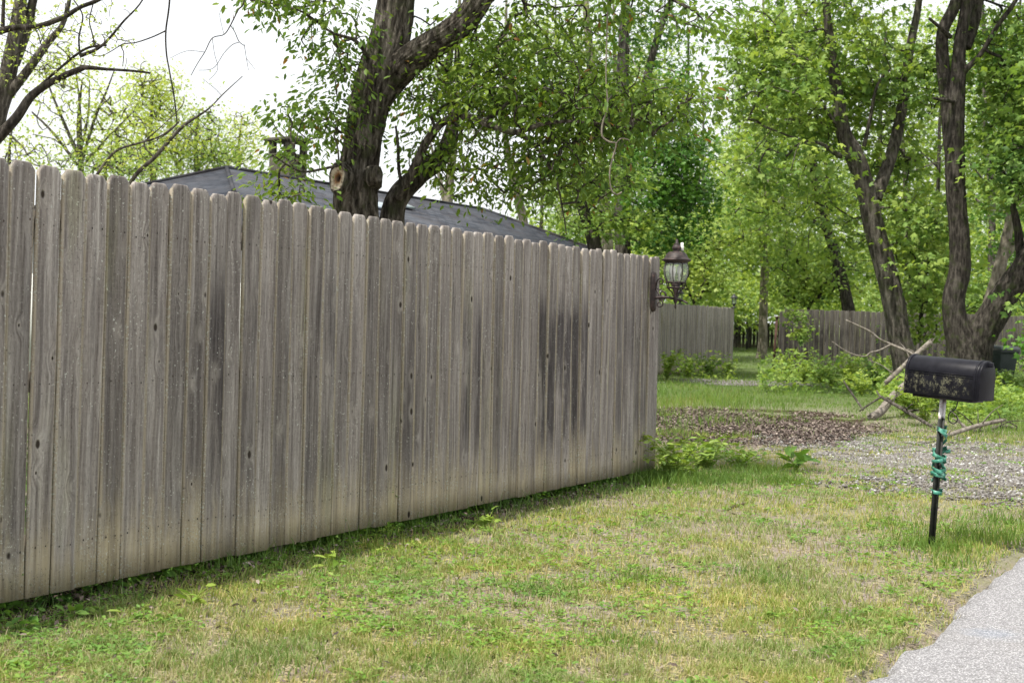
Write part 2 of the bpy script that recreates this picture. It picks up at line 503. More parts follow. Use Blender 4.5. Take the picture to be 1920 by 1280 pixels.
MT['leaf_far'] = leaf_mat('distant leaf', [(0, (.36, .46, .15)), (.5, (.21, .325, .095)), (1, (.085, .165, .045))], .45)
MT['leaf_pale'] = leaf_mat('spring leaf', [(0, (.46, .52, .16)), (.5, (.34, .45, .11)), (1, (.20, .31, .07))], .45)
MT['bark_main'] = bark_mat('ridged grey bark', (.014, .011, .009), (.088, .076, .062), (.26, .232, .195), .17, 30, 1.6, (.075, .085, .04))
MT['bark_dark'] = bark_mat('dark bark', (.012, .0105, .009), (.038, .033, .028), (.092, .082, .070), .18, 26, .9, (.05, .06, .025))
MT['bark_brown'] = bark_mat('brown grey bark', (.020, .0175, .015), (.070, .062, .053), (.165, .148, .128), .14, 22, .9, (.075, .085, .04))
MT['bark_pale'] = bark_mat('pale bark', (.09, .075, .058), (.20, .175, .14), (.31, .28, .23), .2, 20, .6, (.15, .16, .08))
k = NT('cut wood'); t = k.tint()
MT['cut'] = k.pbr(k.mix(k.rng(k.noise(k.pos(), 40, 3), .4, .7), k.ramp(t, [(0, (.02, .014, .01)), (.3, (.28, .14, .06)), (.6, (.42, .33, .23)), (1, (.58, .52, .42))]), (.18, .12, .08)), .85)

# shingles: far away, so courses are in the material
k = NT('roof shingle'); oc = k.coord('Object')
br = k.n('ShaderNodeTexBrick'); k.l(k.coord('UV'), br.inputs[0])
br.inputs['Scale'].default_value = 1; br.inputs['Brick Width'].default_value = .32; br.inputs['Row Height'].default_value = .14
br.inputs['Mortar Size'].default_value = .012; br.inputs['Mortar Smooth'].default_value = .3
br.inputs['Color1'].default_value = (.040, .046, .058, 1); br.inputs['Color2'].default_value = (.095, .102, .118, 1); br.inputs['Mortar'].default_value = (.02, .02, .022, 1)
c = k.mix(k.math('MULTIPLY', k.rng(k.noise(oc, 1.6, 5), .42, .65), .6), br.outputs[0], (.065, .06, .0625))
c = k.mix(k.math('MULTIPLY', k.rng(k.noise(oc, .5, 3), .45, .6), .35), c, (.11, .118, .135))
MT['shingle'] = k.pbr(c, 1.0, k.bump(br.outputs[1], -.6, .02), 0.0)
k = NT('siding'); p = k.pos(); MT['siding'] = k.pbr(k.ramp(k.noise(p, 3, 3), [(.3, (.62, .62, .60)), (.7, (.74, .74, .72))]), .6)
k = NT('chimney stone'); p = k.pos(); MT['chimney'] = k.pbr(k.ramp(k.noise(p, 9, 5, .7), [(.3, (.035, .034, .026)), (.5, (.075, .07, .052)), (.7, (.12, .112, .088))]), .9, k.bump(k.noise(p, 20, 4), .7, .02))
k = NT('flashing'); MT['flash'] = k.pbr(k.ramp(k.noise(k.pos(), 5, 3), [(.3, (.30, .36, .40)), (.7, (.52, .58, .62))]), .35, None, .5, .5)
k = NT('window glass dark'); MT['pane'] = k.pbr(k.ramp(k.noise(k.pos(), 2, 2), [(.3, (.02, .025, .03)), (.7, (.05, .06, .07))]), .08, None, .6)

# ------------------------------------------------------------------ ground, road
def grid_lines(fine0, fine1, step, far0, far1, k=1.35):
    a = list(np.arange(fine0, fine1 + 1e-6, step))
    s = step; x = fine0
    left = []
    while x > far0: s *= k; x -= s; left.append(x)
    s = step; x = fine1; right = []
    while x < far1: s *= k; x += s; right.append(x)
    return np.array(left[::-1] + a + right)
gx = grid_lines(-4, 9, .11, -260, 260); gy = grid_lines(2.5, 24, .12, -60, 420)
GX, GY = np.meshgrid(gx, gy)
GZ = terr(GX, GY)
nx, ny = len(gx), len(gy)
i = np.arange(ny - 1)[:, None] * nx; j = np.arange(nx - 1)[None, :]
Q = np.stack([i + j, i + j + 1, i + nx + j + 1, i + nx + j], -1).reshape(-1, 4)
me = mesh_np('ground', np.stack([GX, GY, GZ], -1), [Q], smooth=True)
tag(link('ground', me, MT['soil']), kind='structure')

ss = np.concatenate([np.arange(-14, 14, .06), np.arange(14, 120, .8)])
ww = np.array([0, .03, .12, .4, .9, 1.6, 2.4, 3.2, 3.9, 4.3, 4.42, 4.45])
V = []
for s_ in ss:
    b = ROAD_A + ROAD_D * s_
    e = -(.16 * (vnoise(s_, 0, 1.1, 5) - .5) + .10 * (vnoise(s_, 0, 5.0, 6) - .5)) + .07 * (vnoise(s_, 0, 14.0, 8) - .5) + .035 * (vnoise(s_, 0, 38.0, 18) - .5)
    for q, w_ in enumerate(ww):
        ee = e if q < 5 else e * .2
        pt = b + ROAD_N * (w_ + ee)
        V.append((pt[0], pt[1], 0.0))
V = np.array(V)
zz = terr(V[:, 0], V[:, 1]); rdv = np.tile(ww, len(ss))
base = np.interp(V[:, 1], [-50, 15, 30, 38, 46, 60, 100, 400], [0, 0, .10, .17, .42, .62, 1.2, 4])
V[:, 2] = base + np.where((rdv < .01) | (rdv > 4.44), -.035, .012) + .006 * (vnoise(V[:, 0], V[:, 1], 2, 4) - .5)
nw = len(ww); i = np.arange(len(ss) - 1)[:, None] * nw; j = np.arange(nw - 1)[None, :]
Q = np.stack([i + j, i + j + 1, i + nw + j + 1, i + nw + j], -1).reshape(-1, 4)
tag(link('road', mesh_np('road', V, [Q], smooth=True), MT['road']), kind='structure')

# ------------------------------------------------------------------ main fence
h0 = 833.0; h1 = 395.0
FA = np.array([-960 * 1.83 / h0, F_PX * 1.83 / h0]); FB = np.array([(1235 - 960) * 1.83 / h1, F_PX * 1.83 / h1])
FD = (FB - FA) / np.linalg.norm(FB - FA); FN = np.array([FD[1], -FD[0]])    # FN faces the lawn
FLEN = float(np.linalg.norm(FB - FA))
def fence_hit(px, py):
    """t along the fence and height, where the sight line of a pixel meets the fence's plane"""
    r = ray(px, py); n = Vector((FN[0], FN[1], 0))
    q = (Vector((FA[0], FA[1], 0)) - CAM).dot(n) / r.dot(n)
    p = CAM + r * q
    return (p.x - FA[0]) * FD[0] + (p.y - FA[1]) * FD[1], p.z
TOPX = [-400, 45, 140, 265, 375, 475, 594, 670, 875, 1000, 1099, 1215, 1250]
TOPY = [228, 299, 317, 337, 354, 368, 387, 400, 431, 451, 464, 480, 485]
def top_y(x): return float(np.interp(x, TOPX, TOPY))
def bot_y(x): return 1132 - .2065 * x
seams = [23.5, 72, 117.6, 162, 205, 246, 285.5, 323, 360, 395.7, 429, 459.5, 491, 521, 550, 579.5, 609, 637, 663, 689, 714, 737.5, 761, 782.5, 805.5, 827.5, 848, 869, 889, 908, 929, 947, 964, 980.5, 998, 1013.5, 1030, 1047, 1062, 1076.5, 1092, 1106, 1120, 1132, 1145, 1158, 1171, 1183, 1195, 1207, 1219, 1230, 1239]
ts = [fence_hit(x, top_y(x) + 12)[0] for x in seams]
print('picket widths', [round(b - a, 3) for a, b in zip(ts, ts[1:])])
while ts[0] > -2.2: ts.insert(0, ts[0] - .137 - random.uniform(-.004, .004))

fence_rot = math.atan2(FD[1], FD[0])
fence = empty('picket_fence', (FA[0], FA[1], 0), (0, 0, fence_rot))
tag(fence, 'long weathered grey dog-eared wooden privacy fence in the foreground, along the lawn', 'fence')
# in the fence's frame: +x along FD, -y faces the lawn
def picket_mesh(w, h, th=.017, wob=.0025, seed=0, ear=.031, lean=0.0):
    rg = np.random.default_rng(seed)
    nz = 15
    zs = np.linspace(0, h, nz)
    ph = rg.uniform(0, 6, 4)
    eL = wob * np.sin(zs * 2.3 + ph[0]) + wob * .5 * np.sin(zs * 9 + ph[1]); eR = wob * np.sin(zs * 2.1 + ph[2]) + wob * .5 * np.sin(zs * 8 + ph[3])
    cup = rg.uniform(-.0035, .0035)
    prof = [(-1, th), (-1, .004), (-.94, .0), (-.5, cup), (0, cup * 1.6), (.5, cup), (.94, .0), (1, .004), (1, th)]
    zrows = list(zs[:-1]) + [h - ear, h - .004, h]
    V = []
    n = len(prof)
    for z in zrows:
        a = float(np.interp(z, zs, eL)); b = float(np.interp(z, zs, eR))
        inset = max(0, (z - (h - ear)) * .95 * w / .14) if z > h - ear else 0
        bow = .004 * math.sin(z * 1.9 + ph[0])
        for u, d in prof:
            x = u * (w / 2 - inset) + (a if u < 0 else b) * abs(u)
            V.append((x + lean * z, d + bow + (.003 if z >= h - .001 and d < .01 else 0), z))
    V = np.array(V); m = len(zrows)
    i = np.arange(m - 1)[:, None] * n; j = np.arange(n)[None, :]; j2 = (j + 1) % n
    Qf = np.stack([i + j, i + j2, i + n + j2, i + n + j], -1).reshape(-1, 4)
    top = [[(m - 1) * n + t for t in range(n)]]
    bot = [[t for t in range(n)][::-1]]
    return mesh_np('picket', V, [Qf, top, bot])
stain_at = [(385, 411, 1.0), (460, 492, .75), (355, 385, .35), (565, 640, .55), (735, 770, .5), (868, 910, .85), (1015, 1100, 1.25), (1160, 1210, .55), (930, 960, .3)]
nails = MB()
XG = [i_ for i_, t_ in enumerate(ts) if t_ > fence_hit(60, 320)[0]][0] - 1
for q in range(len(ts) - 1):
    a, b = ts[q], ts[q + 1]
    cx = (a + b) / 2
    gap = random.uniform(.0035, .0055) + (.0015 if q in (XG, XG + 1) else 0)
    w = (b - a) - gap
    wx = FA[0] + FD[0] * cx; wy = FA[1] + FD[1] * cx
    pv = Vector((wx, wy, 1)) - CAM
    pxx = 960 + F_PX * pv.dot(RT) / pv.dot(fwd)
    zt = fence_hit(pxx + 10, top_y(pxx + 10))[1] + random.uniform(-.013, .013)
    zb = fence_hit(pxx, bot_y(pxx))[1] + random.uniform(-.004, .004)
    h = zt - zb
    lean = float(np.interp(pxx, [0, 500, 1100], [.016, .008, .0])) + random.uniform(-.0012, .0012)
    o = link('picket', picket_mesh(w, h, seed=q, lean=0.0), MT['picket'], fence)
    o.location = (cx - lean * h, random.choice((0, .002, .005, -.004, .008, -.002)), zb)
    o.rotation_euler = (0, lean, 0)
    st = .12
    for x0, x1, s_ in stain_at:
        if x0 <= pxx <= x1: st = max(st, s_)
    o['stain'] = st + random.uniform(-.05, .12)
    for fr in (.135 + random.uniform(-.008, .008), .505 + random.uniform(-.006, .006), .885 + random.uniform(-.006, .006)):
        for sx in (-.26, .2):
            zc = zt - fr * h; xx = cx + sx * w + lean * (zc - zt) + random.uniform(-.006, .006)
            r_ = random.uniform(.0032, .0046)
            an = np.arange(6) / 6 * 2 * math.pi
            vv = [(xx + r_ * math.cos(t), -.0068, zc + r_ * 1.25 * math.sin(t)) for t in an] + [(xx, -.0072, zc)]
            nails.add(vv, T=[[6, k_, (k_ + 1) % 6] for k_ in range(6)])
nl = nails.build('nail_heads', MT['nail'], fence); nl['kind'] = 'stuff'
tA, tB = ts[0], ts[-1]
zrail = [(fence_hit(600, 387 + 80)[1]), fence_hit(600, 700)[1], fence_hit(600, 935)[1]]
for z in zrail:
    m = MB(); m.box(((tA + tB) / 2, .045, z), (tB - tA, .038, .088)); m.build('rail', MT['rail'], fence)
for t in np.arange(tB - .35, tA, -2.35):
    m = MB(); m.box((t, .11, .86), (.09, .09, 1.86)); m.build('post', MT['rail'], fence, bevel=.004)

# ------------------------------------------------------------------ foliage tools
def leaf_shape(kind):
    if kind == 'oval':     # elongated, folded on the midrib
        v = np.array([(0, 0, 0), (.34, -.20, .05), (.72, -.17, .03), (1, 0, -.10), (.72, .17, .03), (.34, .20, .05), (.5, 0, -.02)])
        t = [[0, 1, 6], [1, 2, 6], [2, 3, 6], [3, 4, 6], [4, 5, 6], [5, 0, 6]]
    elif kind == 'maple':
        v = np.array([(0, 0, 0), (.30, -.55, -.08), (.42, -.20, .02), (1, 0, -.12), (.42, .20, .02), (.30, .55, -.08), (.62, -.36, -.05), (.62, .36, -.05)])
        t = [[0, 1, 2], [0, 2, 4], [2, 3, 4], [0, 4, 5], [1, 6, 2], [4, 7, 5]]
    else:                  # tuft of three points, for distance
        v = np.array([(0, 0, 0), (.45, -.42, -.05), (.5, -.12, .03), (1, 0, -.1), (.5, .14, .03), (.42, .45, -.05)])
        t = [[0, 1, 2], [0, 2, 4], [2, 3, 4], [0, 4, 5]]
    return v, np.array(t)

def leaves(pos, dirs, size, tint, kind, rng, tiltup=.55):
    """pos N,3; dirs N,3 (leaf axis); returns V,T,attr"""
    v, t = leaf_shape(kind)
    N = len(pos)
    d = dirs / (np.linalg.norm(dirs, axis=1)[:, None] + 1e-9)
    nrm = rng.normal(0, tiltup, (N, 3)); nrm[:, 2] += 1
    s = np.cross(nrm, d); s /= np.linalg.norm(s, axis=1)[:, None] + 1e-9
    u = np.cross(d, s)
    V = pos[:, None, :] + size[:, None, None] * (v[None, :, 0, None] * d[:, None, :] + v[None, :, 1, None] * s[:, None, :] + v[None, :, 2, None] * u[:, None, :])
    T = (np.arange(N)[:, None, None] * len(v) + t[None]).reshape(-1, 3)
    return V.reshape(-1, 3), T, np.repeat(tint, len(v))

def blob_points(blobs, n, rng):
    """cluster centres inside ellipsoids given as (px, py, Y, rx_px, ry_px, ry_metres, weight)"""
    w = np.array([b[6] for b in blobs], float); w /= w.sum()
    cnt = rng.multinomial(n, w)
    out = []
    for b, c in zip(blobs, cnt):
        if c == 0: continue
        ctr = np.array(P(b[0], b[1], b[2])); sc = b[2] / F_PX
        q = rng.normal(0, 1, (c, 3)); q /= np.linalg.norm(q, axis=1)[:, None]
        q *= rng.uniform(0, 1, (c, 1)) ** .42
        out.append(ctr + q * np.array([b[3] * sc, b[5], b[4] * sc]))
    return np.vstack(out)

def grow(limb_pts, C, rng, r_tip=.004, r_gain=.0042, cap=.05, sag=.06, skip=None):
    """connects cluster centres to the limbs, nearest first (a thin branching web). returns MB"""
    mb = MB()
    nodes = [np.array(p) for p in limb_pts]; nl_ = len(nodes)
    L = np.array(nodes)
    d0 = np.min(np.linalg.norm(C[:, None, :] - L[None], axis=2), axis=1)
    order = np.argsort(d0)
    A = np.zeros((nl_ + len(C), 3)); A[:nl_] = L; n = nl_
    par = {}; pen = np.zeros(nl_ + len(C)); pen[:nl_] = 0
    for ci in order:
        c = C[ci]
        dd = np.linalg.norm(A[:n] - c, axis=1) + .25 * pen[:n]
        pidx = int(np.argmin(dd)); A[n] = c; par[n] = pidx
        pen[n] = pen[pidx] + .35 * np.linalg.norm(A[pidx] - c)
        n += 1
    cnt = np.ones(n)
    for k_ in range(n - 1, nl_ - 1, -1):
        if par[k_] >= nl_: cnt[par[k_]] += cnt[k_]
    dirs = {}
    for k_ in range(nl_, n):
        a, b = A[par[k_]], A[k_]; d = b - a; ln = np.linalg.norm(d)
        if ln < 1e-4 or ln > 6: dirs[k_] = d; continue
        pd = dirs.get(par[k_], None)
        mid = (a + b) / 2 + rng.normal(0, .07, 3) * ln + np.array([0, 0, sag * ln])
        if pd is not None and np.linalg.norm(pd) > 0: mid += pd / np.linalg.norm(pd) * ln * .12
        r1 = min(cap, r_tip + r_gain * math.sqrt(cnt[k_])); 
        pcount = cnt[par[k_]] if par[k_] >= nl_ else cnt[k_] * 1.2
        r0 = min(cap, r_tip + r_gain * math.sqrt(min(pcount, cnt[k_] * 1.6)))
        mb.tube(spline([a, mid, b], 3), np.linspace(r0, r1, 7), 4 if r0 < .02 else 6, cap=False)
        dirs[k_] = d
    return mb, A[nl_:n], [dirs[k_] for k_ in range(nl_, n)]

def foliage(C, per, spread, size, kind, rng, flat=.35, droop=.25, tint_mu=.5):
    n = len(C) * per
    idx = np.repeat(np.arange(len(C)), per)
    off = rng.normal(0, 1, (n, 3)) * np.array([1, 1, flat]) * spread
    pos = C[idx] + off
    az = rng.uniform(0, 2 * math.pi, n)
    out = off.copy(); out /= np.linalg.norm(out, axis=1)[:, None] + 1e-6
    d = out * .8 + np.stack([np.cos(az), np.sin(az), np.zeros(n)], 1) * .7
    d[:, 2] = d[:, 2] * .4 - droop - rng.uniform(0, .3, n)
    ct = rng.uniform(-.34, .34, len(C))[idx]
    tint = np.clip(tint_mu + ct + rng.normal(0, .14, n), 0, 1)
    return leaves(pos, d, size * rng.uniform(.55, 1.2, n), tint, kind, rng)

def mk_tree(name, label, stems, blobs, ncl, per, spread, size, kind, leafm, barkm, seed, nseg=12, rough=.10, group=None,
            base=None, root=True, tint_mu=.5, flat=.35, droop=.25, r_tip=.004, r_gain=.0042, cat='tree', lump=.0, web=True, ws=1.0):
    rg = np.random.default_rng(seed)
    # first stem's first point gives the base
    s0 = stems[0]
    b0 = P(s0[0][0], s0[0][1], s0[0][3])
    if base is not None: bx, by = base
    else: bx, by = b0.x, b0.y
    bz = float(terr(bx, by)) - .03
    root_o = empty(name, (bx, by, bz))
    tag(root_o, label, cat, group)
    org = np.array([bx, by, bz])
    mb = MB(); limb = []
    for si, st in enumerate(stems):
        pts = []
        for row in st:
            p = P(row[0], row[1], row[3]); pts.append((p.x, p.y, p.z, ws * row[2] / 2 * row[3] / F_PX))
        if si == 0 and root:
            r0 = pts[0][3]
            top = np.array(pts[0][:3]); bs = np.array([bx, by, bz])
            if top[2] - bs[2] > .3:
                mid = bs * .45 + top * .55
                pre = [(bs[0], bs[1], bs[2] - .1, r0 * 1.75), (bs[0], bs[1], bs[2] + .12, r0 * 1.4), (*mid, r0 * 1.08)]
            else:
                pre = [(bs[0], bs[1], bs[2] - .1, r0 * 1.2)]
            pts = pre + pts
        sp = spline(pts, 22 if nseg >= 60 else 7)
        mb = MB(); mb.tube(sp[:, :3], np.maximum(sp[:, 3], .003), nseg if sp[:, 3].max() > .05 else 7, rough=rough if sp[0, 3] > .03 else 0, seed=seed + si, lump=lump)
        mb.build('limb' if si else 'trunk', barkm, root_o, smooth=True).location = tuple(-org)
        limb += [tuple(p[:3]) for p in sp[::(6 if nseg >= 60 else 2)] if p[2] > bz + 1.2]
    C = blob_points(blobs, ncl, rg)
    if web:
        tw, C2, _ = grow(limb, C, rg, r_tip, r_gain)
        bo = tw.build('branches', barkm, root_o); bo.location = tuple(-org); bo['kind'] = 'stuff'
    V, T, a = foliage(C, per, spread, size, kind, rg, flat, droop, tint_mu)
    me = mesh_np('crown', V, [T], {'tint': a})
    link('crown', me, leafm, root_o).location = tuple(-org)
    return root_o, org

# ------------------------------------------------------------------ house behind the fence
ridge_a = P(425, 315, 28.0); ridge_b = P(905, 404, 36.5)
rd = (ridge_b - ridge_a); rz = ridge_a.z; rd.z = 0; rlen = rd.length; rd.normalize()
house = empty('house', (ridge_a.x, ridge_a.y, float(terr(ridge_a.x, ridge_a.y))), (0, 0, math.atan2(rd.y, rd.x)))
tag(house, 'low white house with dark grey shingled hip roof behind the tall fence', 'house')
hz = rz - house.location.z
HW = 4.6; eh = 2.75; HL = 4.4; HR = 1.4          # half width, eave height, hip length
def roof_mesh(planes):
    V = []; F4 = []; F3 = []; UV = []
    for pl in planes:
        b = len(V); pl = [Vector(p) for p in pl]
        e1 = (pl[1] - pl[0]).normalized(); nrm = (pl[1] - pl[0]).cross(pl[2] - pl[0]).normalized(); e2 = nrm.cross(e1)
        V += [tuple(p) for p in pl]; (F4 if len(pl) == 4 else F3).append([b + t for t in range(len(pl))])
        UV.append([((p - pl[0]).dot(e1), (p - pl[0]).dot(e2)) for p in pl])
    fcs = []; uvs = []
    if F4: fcs.append(F4)
    if F3: fcs.append(F3)
    me = mesh_np('roof', V, fcs)
    uvl = me.uv_layers.new(name='UVMap')
    order = [u for u, p in zip(UV, planes) if len(p) == 4] + [u for u, p in zip(UV, planes) if len(p) == 3]
    flat = [c for u in order for uv in u for c in uv]
    uvl.data.foreach_set('uv', flat)
    return me
rw = .35
A_ = (0, 0, hz); B_ = (rlen, 0, hz)
c1 = (-HL, -HW, eh); c2 = (rlen + HR, -HW, eh); c3 = (rlen + HR, HW, eh); c4 = (-HL, HW, eh)
rf = link('roof', roof_mesh([(c1, c2, B_, A_), (c3, c4, A_, B_), (c4, c1, A_), (c2, c3, B_)]), MT['shingle'], house)
sol = rf.modifiers.new('thick', 'SOLIDIFY'); sol.thickness = .12; sol.offset = -1
# ridge and hip caps
m = MB()
for a, b in ((A_, B_), (A_, c1), (A_, c4), (B_, c2), (B_, c3)):
    a = np.array(a) + [0, 0, .012]; b = np.array(b) + [0, 0, .012]
    m.tube([a, b], [.045, .045], 6)
m.build('ridge_cap', MT['shingle'], house)
# walls
m = MB(); t = .4
for (a, b) in (((-HL + t, -HW + t), (rlen + HR - t, -HW + t)), ((-HL + t, HW - t), (rlen + HR - t, HW - t))):
    m.box(((a[0] + b[0]) / 2, a[1], eh / 2 - .02), (b[0] - a[0], .15, eh))
for x in (-HL + t, rlen + HR - t):
    m.box((x, 0, eh / 2 - .02), (.15, 2 * (HW - t) - .16, eh))
m.build('wall', MT['siding'], house)
m = MB(); m.box(((rlen - HL + HR) / 2, -HW + .0, eh - .06), (rlen + HL + HR, .03, .16)); m.box(((rlen - HL + HR) / 2, HW, eh - .06), (rlen + HL + HR, .03, .16)); m.build('gutter', MT['siding'], house)
for x in (-1.5, 2.0, 5.5, 8.5):
    f = MB(); y = -HW + t - .085
    for sx in (-.5, .5): f.box((x + sx, y, 1.5), (.07, .05, 1.27))
    for sz in (.9, 2.1): f.box((x, y, sz), (.93, .05, .07))
    fo = f.build('window', MT['siding'], house)
    g = MB(); g.box((x, y + .01, 1.5), (.93, .02, 1.13)); g.build('pane', MT['pane'], fo)
# chimney: square stone stack, four legs, flat cap
ch0 = P(540, 300, 31.0)
chl = house.matrix_basis.inverted() @ ch0
cx_, cy_ = chl.x, chl.y
sc = 31.0 / F_PX
topz = (P(540, 262, 31).z - house.location.z)
cw = 50 * sc
m = MB(); m.box((cx_, cy_, topz - 31 * sc - .9), (cw, cw, 1.8)); m.box((cx_, cy_, topz - 31 * sc + .01), (cw * 1.08, cw * 1.08, .05))
cs = m.build('chimney', MT['chimney'], house, bevel=.015)
for sx in (-1, 1):
    for sy in (-1, 1):
        m = MB(); m.box((cx_ + sx * cw * .40, cy_ + sy * cw * .40, topz - 18 * sc), (.13, .13, 26 * sc - .03)); m.build('cap_leg', MT['chimney'], cs)
m = MB(); m.box((cx_, cy_, topz - 2 * sc), (cw * 1.32, cw * 1.32, .07)); m.build('cap_slab', MT['chimney'], cs, bevel=.01)
fl = house.matrix_basis.inverted() @ P(575, 352, 29.3)
def roof_z(x, y):
    return eh + (hz - eh) * (HW - abs(y)) / HW
m = MB()
a1 = math.atan2(hz - eh, HW)
for (dx, w_, l_) in ((0, .9, .5), (1.3, .5, .35)):
    yy = -1.7 + dx * .3; xx = 3.2 + dx
    m.box((xx, yy, roof_z(xx, yy) + .06), (w_, l_, .05), Matrix.Rotation(a1, 4, 'X'))
m.build('roof_flashing', MT['flash'], house)
# ------------------------------------------------------------------ big tree just behind the fence
T0 = 12.6
BT = [
 [(672, 470, 92, T0), (668, 400, 88, T0), (668, 345, 80, T0), (676, 290, 72, T0), (688, 220, 74, T0), (706, 150, 80, T0), (728, 85, 74, T0), (740, 20, 70, T0), (745, -60, 66, T0), (740, -200, 56, T0), (760, -380, 40, T0), (750, -560, 22, T0)],
 [(700, 240, 20, T0), (712, 190, 44, T0), (730, 155, 54, T0), (756, 124, 56, T0 - .1), (790, 98, 56, T0 - .2), (838, 66, 50, T0 - .4), (876, 32, 48, T0 - .5), (908, -15, 44, T0 - .6), (960, -110, 36, T0 - .6), (1000, -260, 24, T0 - .4), (1010, -400, 12, T0)],
 [(735, 460, 50, T0 + .3), (736, 400, 44, T0 + .3), (752, 362, 42, T0 + .35), (790, 325, 38, T0 + .5), (822, 300, 34, T0 + .6), (842, 262, 28, T0 + .8), (850, 215, 22, T0 + .9), (838, 160, 16, T0 + 1), (846, 90, 11, T0 + 1), (870, 10, 8, T0 + 1), (880, -60, 5, T0 + 1)],
 [(745, 372, 20, T0 + .2), (775, 318, 17, T0 + .1), (802, 262, 15, T0), (836, 226, 14, T0 - .1), (880, 220, 13, T0 - .3), (925, 236, 14, T0 - .5), (968, 248, 11, T0 - .7), (1020, 232, 8, T0 - .8), (1085, 228, 6, T0 - .9), (1180, 240, 4, T0 - 1)],
 [(960, 246, 8, T0 - .6), (1000, 270, 7, T0 - .6), (1040, 330, 5, T0 - .6), (1056, 400, 3, T0 - .6), (1062, 440, 2, T0 - .6)],
 [(884, 30, 26, T0 - .5), (950, -30, 20, T0 - .7), (1060, -60, 15, T0 - 1), (1180, -40, 10, T0 - 1.2), (1300, 20, 6, T0 - 1.4)],
 [(700, 130, 9, T0), (670, 80, 7, T0 - .4), (620, 60, 5, T0 - .7), (560, 20, 4, T0 - .9), (470, 0, 3, T0 - 1.0)],
 [(672, 300, 7, T0), (600, 318, 5, T0 - .8), (560, 320, 4, T0 - 1.1), (510, 290, 3, T0 - 1.4)],
 [(768, 356, 9, T0 + .3), (750, 330, 7, T0 + .2), (746, 270, 6, T0 + .2), (742, 236, 4, T0 + .2)],
]
bl = [
 (615, 225, T0 - .2, 75, 50, .4, 1.2), (535, 215, T0 - 1, 45, 22, .3, .2), (640, 90, T0 - .4, 75, 90, .6, 1.1), (560, 0, T0 - .9, 110, 35, .5, .8), (525, 358, T0 - 1.2, 55, 28, .3, .5), (552, 305, T0 - .9, 42, 36, .3, .6), (500, 0, T0 - 1, 60, 22, .3, .25),
 (635, 150, T0 - .3, 35, 70, .4, .5), (860, 150, T0 + .3, 120, 130, 1.0, 3.0), (1000, 190, T0 - .2, 170, 120, 1.2, 7.5), (1150, 200, T0 - .6, 150, 80, 1.0, 2.6), (1010, 60, T0 - .3, 160, 60, 1.2, 1.8),
 (1240, 210, T0 - .8, 90, 60, .8, 1.4), (900, 330, T0 + .3, 90, 70, .9, 1.1), (1050, 330, T0, 110, 70, 1.0, 2.2), (1130, 270, T0 - .3, 90, 60, .8, 1.0), (800, 280, T0 + .5, 45, 60, .5, .5),
 (1180, 0, T0 - 1.2, 160, 40, .8, .9), (1320, 40, T0 - 1.4, 60, 45, .4, .5), (800, -300, T0, 420, 220, 2.2, 6), (1000, -160, T0 - .5, 300, 90, 1.6, 4),
 (790, 190, T0 + .7, 40, 70, .4, .5)]
bt, bto = mk_tree('big_shade_tree', 'thick grey barked leaning tree with a sawn limb scar, rising just behind the fence', BT, bl,
        1130, 19, .16, .078, 'oval', MT['leaf_near'], MT['bark_main'], 3, nseg=110, rough=.12, lump=.12, r_tip=.0022, r_gain=.0024, flat=.5, droop=.35)
# sawn scars: collar ring with a pale cut face and a dark hollow
def scar(px, py, Y, rpx, rpy, facing, parent, org, face='cut'):
    c = P(px, py, Y); s = Y / F_PX
    q = Vector(facing).normalized().to_track_quat('Z', 'Y').to_matrix()
    m = MB(); n = 22
    prof = [(1.25, -.12), (1.16, -.04), (1.08, .008), (1.01, .022), (.95, .018), (.92, .006)]
    for rr_, k_ in ((prof, 0),):
        ang = np.arange(n) / n * 2 * math.pi
        V = []
        for (r_, z_) in prof:
            for t in ang:
                wv = 1 + .06 * math.sin(3 * t + 1) + .04 * math.sin(7 * t)
                V.append(tuple(q @ Vector((r_ * rpx * s * math.cos(t) * wv, r_ * rpy * s * math.sin(t) * wv, z_))))
        Qs = [[i_ * n + j_, i_ * n + (j_ + 1) % n, (i_ + 1) * n + (j_ + 1) % n, (i_ + 1) * n + j_] for i_ in range(len(prof) - 1) for j_ in range(n)]
        m.add(np.array(V) + np.array(c), Q=Qs)
    st = m.build('limb_scar', MT['bark_main'], parent, smooth=True); st.location = tuple(-org)
    m = MB(); V = []; at = []
    for r_, z_, tt in ((.95, .010, 1), (.66, .006, .85), (.46, -.002, .5), (.30, -.01, .25), (.22, -.05, 0)):
        for t in ang:
            wv = 1 + .10 * math.sin(2 * t + 1) + .07 * math.sin(5 * t)
            V.append(tuple(q @ Vector((r_ * rpx * s * math.cos(t) * wv, r_ * rpy * s * math.sin(t) * wv + (.88 - r_) * .004, z_)))); at.append(tt)
    V.append(tuple(q @ Vector((0, 0, -.05)))); at.append(0)
    Qs = [[i_ * n + j_, i_ * n + (j_ + 1) % n, (i_ + 1) * n + (j_ + 1) % n, (i_ + 1) * n + j_] for i_ in range(4) for j_ in range(n)]
    Ts = [[4 * n + j_, 4 * n + (j_ + 1) % n, 5 * n] for j_ in range(n)]
    m.add(np.array(V) + np.array(c), Q=Qs, T=Ts, a=np.array(at))
    m.build('cut_face', MT[face], st)
scar(633, 334, T0 - .42, 16, 28, (-.40, -1, .10), bt, bto)
scar(709, 327, T0 - .36, 7, 15, (.95, -.75, .1), bt, bto, 'bark_main')
m = MB(); p_ = [P(640, 340, T0 - .02), P(638, 336, T0 - .20)]
m.tube(spline([tuple(P(660, 350, T0 + .05)), tuple(P(645, 340, T0 - .12)), tuple(P(635, 334, T0 - .35))], 4), np.linspace(.17, .088, 9), 18, rough=.08)
